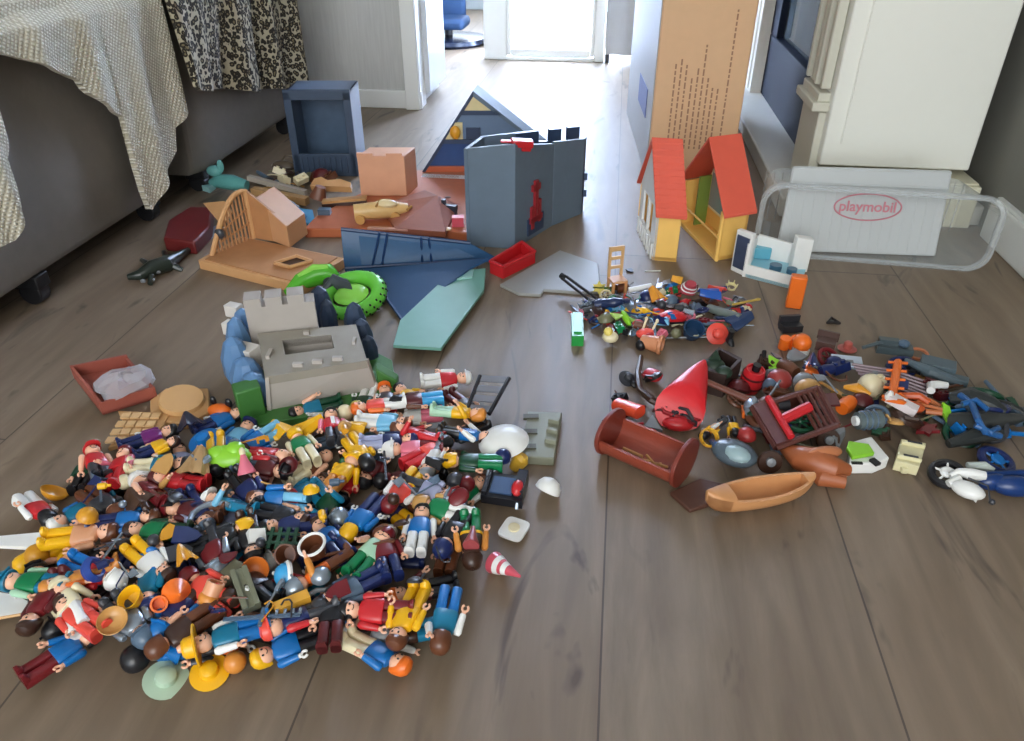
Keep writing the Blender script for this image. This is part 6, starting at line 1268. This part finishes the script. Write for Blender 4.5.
I('toy_part','toy part','small slate blue toy block under the tan plank',325,214,.022,[('a',MB().box((0,0,.006),(.028,.018,.014)),'slate')],(0,0,6))
t = thing('toy_pickup', 'cream gold open toy car on the terracotta board', 'toy car', P(380,212,.022))
b = MB(); p0_, p1_ = P(354,212,.045), P(408,208,.045); dv = (p1_-p0_); b.tube([p0_,p0_+dv*.3,p0_+dv*.65,p1_],[.017,.019,.020,.010],12); b.build('body', mat('toy_champagne', (218,178,116), .3, var=.08), t, world=True)
b = MB(); b.ell(p0_+dv*.62+Vector((0,-.006,.016)),(.026,.014,.010),12,6); b.build('windscreen', mat('toy_pale_glass', (228,206,160), .15), t, world=True)
b = MB(); b.tube([p0_+dv*.45+Vector((0,-.016,.014)),p0_+dv*.5+Vector((0,0,.024)),p0_+dv*.5+Vector((0,.016,.016))],.0025,6); b.build('trim', mat('toy_trim_gold', (166,120,60), .3), t, world=True); MB().tube([p1_+Vector((.0,-.012,.0)),p1_+Vector((.008,0,.004)),p1_+Vector((0,.012,0))],.003,6).build('bumper', mat('toy_trim_gold', (166,120,60), .3), t, world=True)
for u, s_ in ((.15,-1),(.8,-1)): MB().cyl(p0_+dv*u+Vector((0,-.016,-.012)),p0_+dv*u+Vector((0,-.022,-.012)),.011,n=16).build('wheel', K('tan'), t, world=True)
I('toy_statue','toy figure part','pink toy seat behind the gatehouse wall',458,222,.030,[('a',MB().box((0,0,0),(.026,.02,.026)),(206,84,100))],(0,0,10),lm='pink toy seat')
I('toy_part','toy part','dark toy bracket on the terracotta board',449,207,.040,[('a',MB().box((0,0,0),(.036,.012,.010)).box((.012,0,-.012),(.012,.012,.022)).box((-.012,0,.010),(.008,.012,.014)),(40,48,62))],(0,0,-8),lm='dark bracket')
I('toy_plate','toy part','small cream oval toy piece on the terracotta board',444,230,.024,[('a',MB().ell((0,0,.003),(.018,.010,.004),14,5),(228,196,150))])
I('toy_plate','toy board','pale pink strip on the terracotta board',388,230,.024,[('a',MB().box((0,0,.003),(.09,.010,.004)),(214,158,138))],(0,0,0))
scatter(22, 300, 180, 46, 10, ['dark_brown','dark_grey','brown','olive','tan','maroon','cream','slate'], .02, 41, kinds=['wheel','saddle','block','hook','axe','bottle','dome','rod'], smin=1.2, smax=1.9)
scatter(16, 405, 205, 50, 18, ['brown','terracotta','tan','dark_brown','cream','maroon'], .016, 42, kinds=['block','hook','axe','bottle','dome','rod','crown'], smin=.9, smax=1.5)
scatter(46, 270, 520, 200, 100, ['dark_brown','black','dark_grey','silver','navy','brown','tan','dark_red','yellow','slate','gold'], .001, 51, kinds=['axe','sword','gun','dome','ball','shield','hook','bottle','saddle','cape'], smin=.6, smax=.9, z0=.038)
# ------------------------------------------------------------------ labels for the loose pieces
LMK = [(lm, x, y) for (_, _, x, y, lm) in PENDING if lm]
for s_, x_, y_ in (('stone castle base',312,380),('reddish tray',112,392),('black ladder',488,400),('grey stone plate',540,434),('brown trough',645,455),('orange canoe',757,500),('red tent',688,395),('brown wagon',792,425),
    ('cream engine block',907,462),('white motorcycle',965,482),('orange clip',895,378),('blue framed trike',975,420),('toy house',700,255),('castle gatehouse',520,240),('crocodile',160,266),('toy stable',262,262),('blue grey crate',324,170),('peach block',385,192),('cream car',380,212),('red crate',512,266),('green tyre',352,298),('toy room corner',768,285),('grey base plate',560,275),('woven panel',140,422)):
    q = P(x_, y_); LMK.append((s_, q.x, q.y))
vd = Vector((-math.sin(YAW), math.cos(YAW))); vr = Vector((math.cos(YAW), math.sin(YAW)))
taken = set(); 
def rel(x, y, L):
    d = Vector((x-L[1], y-L[2])); a, c = d.dot(vr), d.dot(vd); dist = d.length
    if abs(a) > abs(c)*1.1: w = 'right of' if a > 0 else 'left of'
    else: w = 'behind' if c > 0 else 'in front of'
    return ('just ' if dist < .06 else '') + w + ' the ' + L[0]
for o, ph, x, y, lm in sorted(PENDING, key=lambda q: (0 if q[4] else 1)):
    cand = sorted([L for L in LMK if L[0] != lm and math.hypot(L[1]-x, L[2]-y) > .004], key=lambda L: math.hypot(L[1]-x, L[2]-y))
    done = False
    for L in cand[:6]:
        s = ph + ' ' + rel(x, y, L)
        if s not in taken and len(s.split()) <= 16: done = True; break
    if not done:
        for i in range(6):
            for j in range(i+1, 8):
                s = ph + ' ' + rel(x, y, cand[i]).replace('just ','') + ', ' + rel(x, y, cand[j]).replace('just ','')
                if s not in taken and len(s.split()) <= 16: done = True; break
            if done: break
    if not done: s = ph + ' ' + rel(x, y, cand[0]); print('DUP', s)
    taken.add(s); o['label'] = s
for o in list(bpy.data.objects):
    if o.name.split('.')[0] == 'toy_figure': o['group'] = 'toy figures heaped on the floor'
# ================================================================== CAMERA, LIGHT
cam = bpy.data.cameras.new('camera'); co = bpy.data.objects.new('camera', cam); C.objects.link(co)
co.location = (0,0,CH); co.rotation_euler = (math.radians(90)-PITCH, 0, YAW); cam.sensor_width = 36; cam.lens = 36*F/1024; cam.clip_start = .02
bpy.context.scene.camera = co
def area(name, loc, tgt, sx, sy, power, col):
    l = bpy.data.lights.new(name, 'AREA'); l.shape = 'RECTANGLE'; l.size = sx; l.size_y = sy; l.energy = power; l.color = col
    o = bpy.data.objects.new(name, l); C.objects.link(o); o.location = loc
    o.rotation_euler = (Vector(tgt)-Vector(loc)).to_track_quat('-Z','Y').to_euler(); return o
area('window_light_behind', (.55,-2.4,1.5), (-.2,1.5,.4), 3.0, 1.8, 92, (1,.98,.94))
area('daylight_back_door', (-.29,3.90,1.1), (-.29,0,1.0), .60, 2.2, 185, (.58,.72,1))
area('hall_floor_fill', (-.95,5.22,1.3), (-.95,0,1.2), 1.0, 2.0, 50, (.74,.84,1))  # added lamp before the hall wall, whitens the floor left of the door
w = bpy.data.worlds.new('sky'); bpy.context.scene.world = w; w.use_nodes = True
w.node_tree.nodes['Background'].inputs[0].default_value = (.80,.90,1,1); w.node_tree.nodes['Background'].inputs[1].default_value = 2.5
vs = bpy.context.scene.view_settings; vs.view_transform = 'Standard'; vs.look = 'None'; vs.gamma = 1; vs.use_curve_mapping = False; vs.exposure = 0.18
